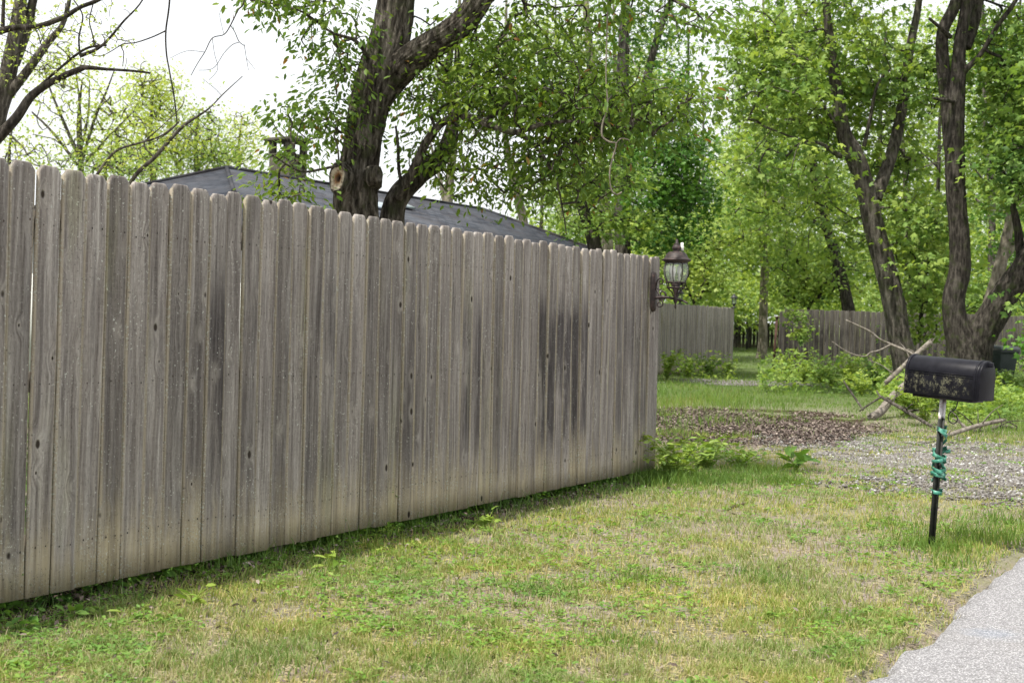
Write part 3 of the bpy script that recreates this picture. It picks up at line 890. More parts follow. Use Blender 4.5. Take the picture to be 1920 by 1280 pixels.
m.tube(spline([tuple(P(690, 335, T0)), tuple(P(699, 329, T0 - .13)), tuple(P(705, 327, T0 - .32))], 4), np.linspace(.15, .05, 9), 16, rough=.1)
m.build('branch_stub', MT['bark_main'], bt, smooth=True).location = tuple(-bto)

# ------------------------------------------------------------------ trees on the right, in front of the far fence
TR = 28.0
mk_tree('forked_maple', 'grey forked maple left of the mailbox, its trunk in front of the far fence',
 [[(1700, 690, 62, TR), (1688, 640, 54, TR), (1676, 570, 52, TR), (1662, 510, 50, TR), (1640, 430, 48, TR), (1622, 350, 44, TR), (1602, 292, 44, TR), (1582, 250, 36, TR), (1572, 190, 30, TR), (1560, 110, 24, TR), (1550, 20, 18, TR), (1540, -80, 12, TR), (1530, -260, 6, TR)],
  [(1640, 372, 34, TR + .1), (1662, 318, 30, TR + .2), (1682, 250, 27, TR + .4), (1696, 170, 24, TR + .5), (1706, 90, 20, TR + .6), (1722, 10, 16, TR + .6), (1735, -120, 10, TR + .5), (1740, -260, 5, TR + .5)],
  [(1602, 294, 16, TR), (1575, 292, 13, TR - .3), (1540, 270, 8, TR - .5), (1500, 262, 5, TR - .8), (1440, 240, 3, TR - 1)],
  [(1620, 275, 10, TR - .1), (1632, 220, 9, TR - .3), (1645, 160, 7, TR - .3), (1670, 130, 5, TR - .4)],
  [(1580, 250, 9, TR), (1545, 200, 8, TR - .2), (1510, 140, 7, TR - .4), (1480, 80, 5, TR - .4), (1430, 20, 3, TR - .4)]],
 [(1540, 90, TR + .5, 170, 110, 1.5, 5), (1450, 170, TR - .8, 110, 90, 1.2, 2.4), (1640, 180, TR + 1.2, 90, 110, 1.0, 2.6), (1480, 320, TR - .8, 120, 70, 1.2, 1.6), (1680, 330, TR + 1.5, 90, 110, 1.0, 2.4), (1560, 420, TR + 1.5, 90, 70, 1.0, 1.2), (1600, -120, TR, 260, 130, 2.4, 4), (1540, 230, TR + .8, 60, 60, .8, 1.3), (1735, 420, TR - .5, 60, 60, .7, 1.1), (1745, 520, TR - .6, 60, 50, .6, .8), (1400, 70, TR - .5, 70, 60, .8, .9)],
 560, 20, .30, .16, 'maple', MT['leaf_maple'], MT['bark_brown'], 21, ws=.80, nseg=72, rough=.07, r_tip=.004, r_gain=.004, tint_mu=.42)
mk_tree('twin_stem_tree', 'dark tall multi-stemmed tree behind the mailbox, one stem leaning out to the right',
 [[(1815, 700, 96, 26.0), (1808, 655, 84, 26.0), (1793, 610, 60, 26), (1788, 560, 52, 26), (1800, 500, 50, 26), (1798, 430, 46, 26), (1792, 350, 46, 26), (1790, 270, 44, 26), (1792, 200, 42, 26), (1796, 140, 36, 26), (1800, 80, 28, 26), (1812, 10, 26, 26), (1822, -80, 22, 26), (1830, -240, 12, 26), (1840, -420, 5, 26)],
  [(1822, 690, 84, 26.05), (1832, 640, 76, 26), (1858, 596, 68, 25.9), (1890, 545, 60, 25.7), (1922, 500, 58, 25.5), (1960, 430, 50, 25.3), (2000, 330, 42, 25), (2030, 200, 32, 25), (2050, 40, 20, 25), (2060, -160, 8, 25)],
  [(1794, 330, 34, 26.1), (1782, 270, 32, 26.1), (1776, 200, 30, 26.1), (1768, 120, 30, 26.1), (1768, 60, 28, 26), (1790, 10, 26, 26), (1800, -60, 18, 26), (1780, -200, 8, 26)],
  [(1812, 90, 24, 26.2), (1828, 40, 24, 26.3), (1836, -10, 22, 26.4), (1860, -120, 14, 26.4), (1880, -260, 6, 26.4)],
  [(1806, 140, 14, 26), (1812, 130, 14, 25.9), (1840, 100, 11, 25.8), (1870, 50, 11, 25.7), (1905, 0, 10, 25.6), (1930, -60, 6, 25.5)],
  [(1794, 192, 11, 25.9), (1772, 188, 9, 25.7), (1750, 184, 7, 25.6)],
  [(1782, 70, 12, 25.9), (1760, 50, 9, 25.7), (1742, 35, 7, 25.6)],
  [(1915, 505, 22, 25.6), (1910, 440, 20, 25.6), (1900, 390, 15, 25.6), (1888, 330, 8, 25.6)]],
 [(1895, 180, 26.4, 60, 130, 1.3, 2.6), (1900, 330, 25.4, 60, 90, 1.0, 1.6), (1840, -170, 26, 240, 120, 2.3, 4), (1990, 150, 25, 120, 220, 2, 3), (1735, 150, 27, 40, 90, .8, .8), (1880, 60, 27.2, 80, 60, 1, .9), (1925, 560, 25.4, 22, 40, .4, .2)],
 440, 20, .28, .155, 'maple', MT['leaf_maple'], MT['bark_dark'], 22, ws=.80, nseg=72, rough=.08, lump=.1, r_tip=.004, r_gain=.004, tint_mu=.55)
mk_tree('pale_leaning_tree', 'pale smooth barked tree leaning right behind the dark multi-stemmed tree',
 [[(1835, 640, 40, 31), (1846, 600, 36, 31), (1868, 530, 32, 31), (1884, 460, 26, 31), (1892, 420, 22, 31), (1900, 350, 18, 31), (1912, 250, 14, 31), (1925, 120, 9, 31), (1930, -60, 4, 31)],
  [(1876, 490, 22, 31), (1900, 462, 20, 31), (1930, 445, 17, 31), (1975, 400, 12, 31)]],
 [(1920, 150, 31, 100, 160, 1.6, 2), (1900, 420, 31.4, 60, 60, 1, .6)], 110, 24, .3, .12, 'maple', MT['leaf_dark'], MT['bark_pale'], 23, ws=.80)
mk_tree('crooked_dark_tree', 'slender crooked dark trunk standing behind the far fence, left of the forked maple',
 [[(1600, 640, 34, 42), (1590, 575, 30, 42), (1578, 520, 27, 42), (1560, 455, 25, 42), (1540, 400, 24, 42), (1528, 330, 21, 42), (1520, 280, 20, 42), (1502, 230, 17, 42), (1498, 170, 14, 42), (1503, 110, 11, 42), (1500, 20, 8, 42), (1500, -100, 4, 42)],
  [(1524, 300, 12, 42), (1505, 268, 9, 41.6), (1460, 245, 7, 41.4), (1410, 208, 6, 41), (1380, 212, 4, 41)],
  [(1550, 430, 10, 42), (1520, 412, 9, 41.7), (1490, 408, 7, 41.5), (1470, 392, 5, 41.3)],
  [(1526, 290, 9, 42), (1530, 240, 8, 42), (1524, 180, 5, 42)]],
 [(1470, 260, 41, 110, 60, 1.6, 2), (1500, 100, 42, 100, 120, 2, 3), (1560, 380, 42, 80, 70, 1.5, 1.5), (1430, 380, 41.5, 100, 60, 1.5, 1.6)],
 260, 24, .36, .14, 'maple', MT['leaf_maple'], MT['bark_dark'], 24, ws=.80, nseg=12, tint_mu=.35)
mk_tree('straight_yard_tree', 'straight grey trunk standing in the gap between the two far fences',
 [[(1428, 668, 27, 46), (1430, 640, 22, 46), (1432, 560, 20, 46), (1435, 480, 20, 46), (1438, 400, 18, 46), (1440, 300, 15, 46), (1436, 180, 11, 46), (1432, 60, 7, 46), (1430, -80, 3, 46)],
  [(1428, 500, 8, 45.9), (1424, 440, 7, 45.8), (1408, 380, 5, 45.7), (1385, 310, 3, 45.7)],
  [(1432, 440, 6, 45.8), (1460, 460, 5, 45.6), (1492, 472, 4, 45.4)]],
 [(1440, 300, 46, 90, 110, 2, 3), (1400, 430, 46, 80, 70, 1.6, 2), (1480, 440, 46, 70, 70, 1.6, 1.6), (1430, 120, 46, 80, 100, 1.8, 1.4)],
 230, 24, .38, .15, 'maple', MT['leaf_far'], MT['bark_pale'], 25, ws=.80, nseg=14)

# dark trunks behind the big tree
mk_tree('dark_double_tree', 'tall dark two-stemmed tree beyond the fence, left of the lantern',
 [[(1168, 640, 34, 34), (1165, 560, 32, 34), (1168, 480, 30, 34), (1165, 400, 29, 34), (1168, 300, 27, 34), (1166, 220, 26, 34), (1168, 120, 23, 34), (1172, 30, 18, 34), (1180, -100, 10, 34), (1184, -240, 4, 34)],
  [(1172, 420, 16, 34), (1180, 330, 16, 34), (1194, 240, 17, 34), (1212, 150, 15, 34), (1236, 60, 13, 34), (1262, -10, 10, 34), (1290, -120, 4, 34)]],
 [(1270, 300, 33.4, 70, 80, 1.6, 4), (1290, 380, 33.4, 60, 50, 1.4, 2.4), (1220, 320, 33, 60, 90, 1.4, 2.0), (1270, 170, 33.6, 50, 60, 1.3, 1.1), (1200, 60, 34, 80, 80, 1.6, 1.5), (1250, 440, 33.5, 70, 40, 1.4, 1.8), (1150, -120, 34, 200, 100, 2.4, 2)],
 300, 30, .30, .13, 'maple', MT['leaf_dark'], MT['bark_brown'], 31, nseg=14)
mk_tree('pale_slim_tree', 'slim pale trunk between the two stems of the shade tree, beyond the roof',
 [[(842, 500, 22, 44), (840, 400, 18, 44), (843, 340, 17, 44), (850, 280, 15, 44), (856, 200, 12, 44), (860, 60, 8, 44), (864, -80, 3, 44)],
  [(836, 400, 9, 44), (826, 340, 8, 44), (815, 300, 6, 44), (800, 240, 3, 44)]],
 [(850, 120, 44, 110, 90, 2, 2), (930, 200, 44, 80, 80, 2, 1.5)], 110, 22, .38, .15, 'tuft', MT['leaf_far'], MT['bark_pale'], 32, nseg=10)
mk_tree('grey_leaning_tree', 'leaning grey trunk beyond the roof, right of the shade tree',
 [[(1010, 520, 20, 46), (985, 430, 17, 46), (970, 360, 16, 46), (955, 300, 13, 46), (945, 220, 10, 46), (948, 100, 7, 46), (950, -40, 3, 46)]],
 [(980, 130, 46, 110, 100, 2, 2), (1060, 380, 46, 90, 50, 2, 1.5)], 110, 22, .38, .15, 'tuft', MT['leaf_far'], MT['bark_pale'], 33, nseg=10)
mk_tree('tall_pale_tree', 'tall pale grey trunk reaching the top edge, left of the dark two-stemmed tree',
 [[(1140, 520, 24, 48), (1136, 400, 20, 48), (1126, 280, 18, 48), (1114, 170, 17, 48), (1104, 80, 15, 48), (1098, 0, 12, 48), (1090, -120, 5, 48)],
  [(1130, 300, 9, 48), (1150, 220, 8, 48), (1152, 120, 6, 48), (1150, 0, 4, 48)]],
 [(1080, 60, 48, 130, 100, 2.2, 3), (1180, 150, 48, 90, 100, 2, 2), (1130, 350, 48, 90, 60, 2, 1.6)], 190, 22, .42, .17, 'tuft', MT['leaf_far'], MT['bark_pale'], 34, nseg=10)
mk_tree('dark_bowed_tree', 'dark bowed trunk emerging over the fence tops right of the shade tree',
 [[(1122, 520, 30, 30), (1112, 450, 26, 30), (1096, 400, 22, 30), (1082, 350, 18, 30), (1080, 300, 14, 30), (1090, 240, 10, 30), (1100, 160, 7, 30), (1110, 60, 3, 30)],
  [(1096, 400, 10, 30), (1120, 370, 8, 30), (1140, 350, 6, 30)]],
 [(1110, 330, 30, 90, 60, 1.3, 2), (1180, 420, 30, 70, 30, 1.0, 1.2), (1100, 200, 30, 80, 60, 1.3, 1.3), (1100, 420, 30, 60, 30, 1, 1)], 150, 24, .26, .115, 'maple', MT['leaf_maple'], MT['bark_dark'], 35, nseg=12)

# ------------------------------------------------------------------ left side
mk_tree('left_corner_tree', 'tall grey brown trunk with ascending limbs at the left edge, far behind the fence',
 [[(-70, 420, 50, 24), (-40, 320, 44, 24), (-8, 220, 38, 24), (10, 160, 34, 24), (24, 90, 28, 24), (36, 20, 24, 24), (46, -60, 18, 24), (60, -220, 8, 24)],
  [(18, 175, 20, 24), (50, 135, 17, 23.9), (90, 80, 14, 23.8), (115, 50, 10, 23.7), (128, 10, 8, 23.6), (140, -60, 4, 23.5)],
  [(26, 120, 22, 24.1), (48, 60, 20, 24.2), (62, 0, 16, 24.2), (80, -100, 8, 24.2)]],
 [(60, 60, 24, 90, 90, 1.5, 2.2), (10, 140, 24, 60, 80, 1.2, 1.0), (40, -150, 24, 260, 110, 2.4, 3)],
 170, 8, .20, .085, 'tuft', MT['leaf_pale'], MT['bark_brown'], 41, nseg=14, r_tip=.003, r_gain=.0025)
TL = 13.0
lb = [
 [(-80, 340, 26, TL), (-10, 264, 22, TL), (30, 222, 19, TL), (60, 180, 16, TL), (100, 152, 13, TL), (150, 130, 11, TL), (163, 127, 9, TL), (200, 130, 6, TL), (245, 133, 5, TL), (281, 137, 4, TL)],
 [(-80, 84, 18, TL), (-5, 60, 15, TL), (30, 52, 11, TL), (70, 50, 10, TL), (120, 32, 10, TL), (150, 14, 8, TL), (188, -2, 8, TL), (240, -40, 5, TL), (300, -100, 3, TL)],
 [(150, 105, 8, TL), (182, 92, 6, TL), (205, 72, 5, TL), (232, 40, 4, TL), (262, 8, 3, TL), (290, -40, 2, TL)],
 [(60, 175, 6, TL), (110, 130, 5, TL), (160, 92, 5, TL), (200, 85, 4, TL)],
 [(5, 60, 8, TL), (6, 20, 7, TL), (8, -40, 5, TL)],
 [(150, 105, 4, TL), (148, 70, 3.4, TL), (155, 30, 3, TL), (138, 0, 2.5, TL)],
 [(180, 90, 3, TL), (172, 60, 2.6, TL), (168, 35, 2.4, TL), (180, -10, 2, TL)],
]
mk_tree('bare_twig_tree', 'nearly bare dark tree reaching in from the left edge with long forked limbs', lb,
 [(170, 40, TL, 90, 50, .4, 2), (130, 110, TL, 70, 50, .4, 1.2), (60, 60, TL, 70, 50, .5, .8), (225, 85, TL, 30, 25, .2, .3), (-60, -100, TL, 160, 120, .8, 1)],
 130, 3, .07, .05, 'tuft', MT['leaf_pale'], MT['bark_dark'], 42, r_tip=.0012, r_gain=.0014, base=(-5.6, 13.0), root=False)
lowb = [
 [(215, 420, 12, 15), (250, 335, 8, 15), (290, 295, 8, 15), (330, 250, 7, 15), (352, 230, 6, 15), (390, 205, 3.5, 15), (420, 175, 2.4, 15), (455, 143, 1.6, 15)],
 [(180, 330, 6, 15), (215, 285, 5, 15), (262, 268, 4, 15), (300, 256, 3.4, 15), (332, 232, 3.4, 15), (334, 228, 3, 15)],
 [(290, 295, 3, 15), (270, 270, 3, 15), (300, 240, 2, 15), (340, 200, 2, 15), (345, 180, 1.6, 15)]]
mk_tree('low_bare_tree', 'thin bare diagonal branches rising over the fence in front of the pale trees', lowb,
 [(330, 245, 15, 60, 40, .3, 1), (400, 180, 15, 50, 30, .3, .4), (250, 290, 15, 60, 30, .3, 1)], 60, 3, .08, .055, 'tuft', MT['leaf_pale'], MT['bark_brown'], 43, r_tip=.0012, r_gain=.0014)
def vine(name, label, lines, mat, Y, cat='vine', n=5, sprigs=None):
    m = MB(); allp = []
    for ln in lines:
        pts = [(*P(a, b, Y + (c2 if len(q_) > 3 else 0)), w * Y / F_PX / 2) for (a, b, w, *q_) in ln for c2 in (q_[0] if q_ else 0,)]
        sp = spline(pts, 6); allp.append(sp)
        m.tube(sp[:, :3], np.maximum(sp[:, 3], .0009), n)
    o = m.build(name, mat); return tag(o, label, cat)
vine('hanging_twig', 'long thin bare twig hanging straight down from above against the white sky',
 [[(322, -120, 4, 0), (318, 0, 3.6, 0), (311, 58, 3.4, 0), (312, 100, 3.2, 0), (318, 135, 3, 0), (326, 180, 3, 0), (330, 210, 2.6, 0), (332, 232, 2.4, 0)],
  [(311, 58, 3, 0), (285, 70, 2.6, 0), (255, 80, 2.4, 0), (228, 84, 2.2, 0), (232, 100, 2, 0), (230, 125, 1.6, 0)],
  [(228, 84, 2, 0), (190, 105, 1.6, 0), (160, 98, 1.3, 0)],
  [(332, 232, 2, 0), (320, 245, 1.8, 0), (296, 262, 1.6, 0), (270, 272, 1.4, 0)]], MT['bark_dark'], 11.0, 'twig')
vine('drooping_twigs', 'fine bare drooping twigs against the white sky left of the shade tree leaves',
 [[(462, -80, 3, 0), (458, 0, 3, 0), (446, 20, 2.6, 0), (432, 48, 2.4, 0), (420, 65, 2, 0), (398, 72, 2, 0), (384, 98, 1.8, 0), (370, 120, 1.6, 0), (358, 142, 1.4, 0)],
  [(432, 48, 2, 0), (440, 60, 1.8, 0), (448, 78, 1.8, 0), (458, 86, 1.6, 0)], [(448, 80, 1.5, 0), (436, 84, 1.5, 0), (420, 100, 1.3, 0), (400, 128, 1.2, 0), (372, 132, 1, 0)],
  [(458, 84, 1.3, 0), (462, 110, 1.1, 0), (466, 132, 1, 0)], [(398, 72, 1.2, 0), (402, 100, 1.1, 0), (408, 130, 1, 0), (392, 150, 1, 0)],
  [(384, 98, 1.2, 0), (350, 96, 1, 0), (318, 110, .9, 0)], [(462, 110, 1, 0), (478, 130, .9, 0)], [(420, 65, 1, 0), (412, 30, .9, 0), (416, 16, .9, 0)]], MT['bark_dark'], 11.0, 'twig')
vine('looping_vine', 'pale bare vine hanging in a loop from the leaves left of the lantern',
 [[(1140, -30, 3, 0), (1138, 60, 3, 0), (1136, 140, 3, 0), (1139, 200, 3.2, 0), (1130, 230, 3.6, 0), (1129, 255, 3.8, 0), (1142, 266, 3.8, 0), (1155, 270, 3.6, 0), (1148, 298, 3.4, 0), (1143, 325, 3.2, 0), (1146, 355, 3.2, 0), (1156, 365, 3.2, 0), (1166, 360, 2.6, 0)],
  [(1155, 270, 2.8, 0), (1165, 260, 2.6, 0), (1180, 263, 2.4, 0)], [(1178, 85, 1.6, 0), (1190, 120, 1.6, 0), (1215, 145, 1.6, 0), (1245, 152, 1.4, 0)]], MT['bark_pale'], 11.3, 'vine')

# far pale trees at left, individually
gp = 'pale spring trees far behind the house'
def far_tree(name, label, x, y0, ytop, w, Y, blobs, ncl, seed, mat='leaf_pale', lim=None, sparse=14, mu=.4):
    st = [[(x, y0, w, Y), (x + 2, (y0 * 2 + ytop) / 3, w * .8, Y), (x - 3, (y0 + 2 * ytop) / 3, w * .5, Y), (x + 4, ytop, w * .2, Y)]]
    for l_ in (lim or []): st.append([(a, b, c_, Y) for a, b, c_ in l_])
    return mk_tree(name, label, st, blobs, ncl, sparse, .55, .17, 'tuft', MT[mat], MT['bark_brown'], seed, nseg=8, group=gp, r_tip=.008, r_gain=.007, tint_mu=mu, flat=.5)
far_tree('spring_tree', 'sparse budding tree with a fan of ascending limbs over the left of the fence', 150, 400, 150, 15, 50,
 [(150, 215, 50, 100, 90, 2.5, 3), (120, 130, 50, 60, 50, 2, 1), (220, 240, 50, 70, 60, 2, 1.4)], 190, 51,
 lim=[[(150, 300, 8), (120, 230, 6), (95, 170, 4), (80, 120, 2)], [(152, 310, 7), (175, 230, 6), (200, 170, 4), (215, 130, 2)], [(145, 310, 6), (100, 250, 5), (60, 210, 3)], [(152, 280, 6), (150, 200, 4), (140, 120, 2)], [(150, 290, 5), (165, 220, 4), (168, 150, 2)], [(148, 320, 5), (200, 260, 4), (250, 210, 2)]], sparse=13)
far_tree('spring_tree', 'bright yellow-green bushy crown right of the fan-limbed tree', 285, 420, 160, 16, 58,
 [(285, 175, 58, 55, 55, 3, 3), (300, 250, 58, 75, 60, 3, 3), (250, 300, 58, 90, 40, 3, 2.4)], 330, 52, sparse=20)
far_tree('spring_tree', 'denser mid green crown just left of the roof peak', 370, 420, 205, 16, 62,
 [(375, 240, 62, 45, 45, 3, 2.2), (350, 300, 62, 80, 40, 3, 2.4), (410, 290, 62, 50, 40, 3, 1.4)], 240, 53, mat='leaf_far', sparse=18, mu=.4)
far_tree('spring_tree', 'thin pale crown between the roof peak and the chimney', 450, 420, 220, 12, 66,
 [(455, 260, 66, 38, 50, 3, 2), (430, 300, 66, 50, 30, 3, 1)], 130, 54, sparse=16, mu=.25)
far_tree('spring_tree', 'small leafy tree at the far left edge above the first pickets', 20, 420, 230, 14, 52,
 [(15, 265, 52, 45, 40, 3, 1.5), (90, 300, 52, 40, 30, 3, .8)], 60, 55, sparse=12, mu=.4)
far_tree('spring_tree', 'low green clump right behind the tops of the left pickets', 200, 420, 290, 14, 48,
 [(200, 310, 48, 110, 25, 2, 2)], 80, 56, mat='leaf_far', sparse=16, mu=.4)

# ------------------------------------------------------------------ woodland beyond the far fences
rg = np.random.default_rng(77)
wb = [(1330, 470, 58, 130, 90, 4, 5), (1500, 500, 58, 130, 80, 4, 4), (1680, 480, 56, 130, 100, 4, 4), (1850, 460, 56, 140, 110, 4, 4),
      (1400, 330, 64, 150, 110, 5, 3.5), (1600, 330, 64, 160, 110, 5, 4), (1820, 300, 64, 160, 130, 5, 4.5), (1240, 90, 64, 90, 80, 5, .6), (1480, 130, 66, 130, 100, 5, 2.6), (1750, 110, 66, 200, 110, 5, 4.5),
      (1950, 300, 60, 120, 250, 5, 3), (1080, 430, 60, 100, 45, 4, 1.5), (1200, 470, 58, 90, 50, 4, 2), (1360, 560, 54, 140, 45, 3, 2.4), (1560, 570, 52, 150, 40, 3, 2.4), (1850, 580, 52, 150, 50, 3, 2.6), (1000, 90, 62, 150, 80, 5, 1.4), (1180, 240, 62, 100, 90, 5, 1.6)]
C = blob_points(wb, 3000, rg)
V, T, a = foliage(C, 26, .62, .25, 'tuft', rg, .5, .2, .40)
tag(link('woodland', mesh_np('woodland', V, [T], {'tint': a}), MT['leaf_far']), 'bright green leafy woodland beyond the far fences and yard', 'woodland', kind='stuff')
TT = ['slender woodland trunk just right of the wall lantern roof',
 'very thin trunk rising above the middle of the short plank fence',
 'thin trunk directly above the right end lantern of the short plank fence',
 'slender trunk just right of the straight yard tree, leaning left',
 'thin trunk leaning right behind the foot of the forked maple',
 'thick woodland trunk leaning left from behind the forked maple',
 'slender trunk between the forked maple and the dark tall tree, leaning right',
 'thickest woodland trunk, leaning left just right of the dark tall stem',
 'slender woodland trunk nearest the right edge of the photo',
 'thinnest trunk immediately left of the straight yard tree',
 'slender woodland trunk beyond the right part of the roof, leaning right',
 'slender woodland trunk above the tree-covered end of the roof, leaning left',
 'tall thin trunk behind the crooked dark tree']
wb2 = [(1100, 380, 84, 160, 120, 5, 2), (1300, 400, 84, 160, 160, 5, 3), (1500, 380, 86, 160, 190, 5, 3), (1700, 360, 84, 180, 210, 5, 3.4), (1900, 330, 84, 180, 240, 5, 3.4), (1650, 120, 86, 300, 110, 5, 2.6), (1180, 180, 86, 120, 90, 5, .9), (1400, 560, 82, 260, 60, 4, 2), (1800, 560, 82, 260, 60, 4, 2)]
C = blob_points(wb2, 1000, rg)
V, T, a = foliage(C, 26, .95, .42, 'tuft', rg, .5, .2, .62)
tag(link('far_woodland', mesh_np('far_woodland', V, [T], {'tint': a}), MT['leaf_far']), 'deeper green mass of woods farthest behind the bright foliage', 'woodland', kind='stuff')
gt = 'thin trunks standing in the woodland'
for q, (x, lean_, w, Y, top) in enumerate([(1282, 10, 12, 56, 60), (1330, -14, 9, 60, 120), (1375, 8, 10, 62, 150), (1478, -18, 13, 58, -40), (1640, 22, 14, 60, 60), (1705, -20, 16, 50, 160), (1745, 30, 12, 54, 100), (1870, -30, 18, 52, -40), (1905, 14, 12, 58, -60), (1405, 20, 8, 60, 60), (1010, 14, 9, 58, -40), (1052, -12, 8, 60, -40), (1545, 12, 9, 62, 0)]):
    rr = random.Random(q); pts = []
    for t in np.linspace(0, 1, 6):
        pts.append((*P(x + lean_ * t + rr.uniform(-6, 6), 640 + (top - 640) * t, Y), w * (1 - .65 * t) / 2 * Y / F_PX))
    pts[0] = (pts[0][0], pts[0][1], float(terr(pts[0][0], pts[0][1])) - .2, pts[0][3] * 1.2)
    sp = spline(pts, 4); m = MB(); m.tube(sp[:, :3], sp[:, 3], 8, rough=.05, seed=q)
    for b_ in range(5):
        t = rr.uniform(.35, .95); i_ = int(t * (len(sp) - 1)); s_ = sp[i_]; ln = rr.uniform(1.2, 3.0); az = rr.uniform(0, 6.28)
        e = s_[:3] + np.array([math.cos(az) * ln, math.sin(az) * ln * .5, ln * rr.uniform(.2, .8)])
        m.tube(spline([s_[:3], (s_[:3] + e) / 2 + [0, 0, .1], e], 3), np.linspace(s_[3] * .55, .01, 7), 5)
    o = m.build('thin_tree', MT['bark_brown' if q % 2 else 'bark_dark'], origin=pts[0][:3])
    tag(o, TT[q], 'tree', gt)

# ------------------------------------------------------------------ far fences
def far_fence(name, label, xa, ya, Ya, xb, yb, Yb, hgt, w=.14, mat='picket_far', jag=.012, dark=0.3, gapf=.006):
    a = P(xa, ya, Ya); b = P(xb, yb, Yb)
    L = math.hypot(b.x - a.x, b.y - a.y); rz_ = math.atan2(b.y - a.y, b.x - a.x)
    e = empty(name, (a.x, a.y, 0), (0, 0, rz_)); tag(e, label, 'fence')
    n = int(L / w)
    protos = [picket_mesh(w - gapf, hgt + random.uniform(-.012, .012), seed=200 + s_, ear=.02) for s_ in range(5)]
    for m_ in protos: m_.materials.append(MT[mat])
    for q in range(n):
        t = (q + .5) * w; f = t / L
        zt = a.z + (b.z - a.z) * f
        o = bpy.data.objects.new('picket', protos[q % 5]); COL.objects.link(o); o.parent = e
        o.location = (t, random.uniform(-.006, .006), zt - hgt + random.uniform(-jag, jag)); o.rotation_euler = (0, random.uniform(-.004, .004), 0)
        o['stain'] = dark + random.uniform(-.25, .5)
    for fz in (.22, .95, 1.6):
        m = MB(); m.box((L / 2, .045, (a.z + b.z) / 2 - hgt + fz * hgt / 1.83), (L, .038, .08), Matrix.Rotation(-math.atan2(b.z - a.z, L), 4, 'Y')); m.build('rail', MT['rail'], e)
    return e, a, b, L
gate, ga, gb, gL = far_fence('plank_fence', 'short grey plank fence panel past the end of the main fence, under small lanterns', 1205, 566, 33, 1379, 577, 39, 1.83)
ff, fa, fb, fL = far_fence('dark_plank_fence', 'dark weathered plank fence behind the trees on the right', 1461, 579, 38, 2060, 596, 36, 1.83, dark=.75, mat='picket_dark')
f3, a3, b3, l3 = far_fence('distant_fence', 'old distant picket fence glimpsed through the gap beyond the yard', 1378, 600, 60, 1475, 606, 60, 1.25, w=.16, mat='picket_dark', dark=.9, jag=.05, gapf=.03)
# black pipe rail fence in front of the distant fence
m0 = P(1372, 613, 57); m1 = P(1470, 617, 57)
pr_ = empty('pipe_fence', (m0.x, m0.y, float(terr(m0.x, m0.y)))); tag(pr_, 'thin black metal pipe fence in the gap between the far fences', 'fence')
k = NT('black pipe'); MT['blackmetal'] = k.pbr(k.ramp(k.noise(k.pos(), 12, 2), [(.3, (.018, .018, .02)), (.7, (.035, .035, .038))]), .5, None, .4)
o0 = np.array(pr_.location)
m = MB(); m.tube([np.array(m0) - o0, np.array(m1) - o0], [.03, .03], 8); m.build('rail', MT['blackmetal'], pr_)
for f_ in (.02, .3, .98):
    q_ = m0.lerp(m1, f_); m = MB(); m.tube([np.array([q_.x, q_.y, float(terr(q_.x, q_.y)) - .1]) - o0, np.array(q_) - o0], [.035, .035], 8); m.build('post', MT['blackmetal'], pr_)
# rusty pole at the gate gap
k = NT('rusty steel'); rn = k.noise(k.pos(), 25, 4)
MT['rust'] = k.pbr(k.ramp(rn, [(.3, (.030, .018, .015)), (.55, (.085, .042, .030)), (.75, (.17, .085, .06))]), .8, k.bump(rn, .4, .003), .3)
pb = P(1449, 690, 36.5); pt_ = P(1457, 596, 36.5)
m = MB(); m.tube([(pb.x, pb.y, float(terr(pb.x, pb.y)) - .1), tuple(pt_)], [.038, .034], 8); m.box((pt_.x, pt_.y, pt_.z + .02), (.10, .10, .05))
tag(m.build('rusty_pole', MT['rust'], origin=(pb.x, pb.y, float(terr(pb.x, pb.y)))), 'rusty steel gate pole at the left end of the dark plank fence', 'pole')
# small far lanterns on the plank fence
MT['glass'] = None
k = NT('lantern glass'); 
gb_ = k.n('ShaderNodeBsdfPrincipled'); gb_.inputs['Base Color'].default_value = (.80, .86, .84, 1); gb_.inputs['Roughness'].default_value = .12
gb_.inputs['IOR'].default_value = 1.1; gb_.inputs['Transmission Weight'].default_value = .0; gb_.inputs['Alpha'].default_value = .24
k.val(gb_.inputs['Base Color'], k.ramp(k.noise(k.pos(), 14, 3), [(.3, (.45, .50, .48)), (.7, (.72, .77, .75))]))
k.l(gb_.outputs[0], k.out.inputs[0]); MT['glass'] = k.m
def small_lantern(px, ybot, ytop, Y, label):
    b = P(px, ybot, Y); h = (ybot - ytop) * Y / F_PX
    e = empty('post_lantern', tuple(b)); tag(e, label, 'lantern', 'small black lanterns on the short plank fence')
    m = MB(); m.lathe([(.0, 0), (.075, 0), (.075, .02), (.03, .04), (.025, .16 * h), (.05, .22 * h), (.075, .26 * h), (.075, .29 * h), (0, .29 * h)], 10)
    for t in range(4):
        a_ = t * math.pi / 2 + .4; m.tube([(.062 * math.cos(a_), .062 * math.sin(a_), .28 * h), (.082 * math.cos(a_), .082 * math.sin(a_), .66 * h)], [.007, .007], 4)
    m.build('frame', MT['blackmetal'], e)
    m = MB(); m.lathe([(.115, .64 * h), (.12, .66 * h), (.07, .78 * h), (.03, .86 * h), (.035, .9 * h), (.012, .94 * h), (0, 1.0 * h)], 10); m.build('roof', MT['blackmetal'], e)
    m = MB(); m.lathe([(.055, .29 * h), (.075, .64 * h)], 8); m.build('glass', MT['glass'], e)
small_lantern(1376, 577, 549, 38.8, 'small black lantern on the right end of the short plank fence')
small_lantern(1275, 571, 540, 35.4, 'small black lantern partly behind the big rusty wall lantern')

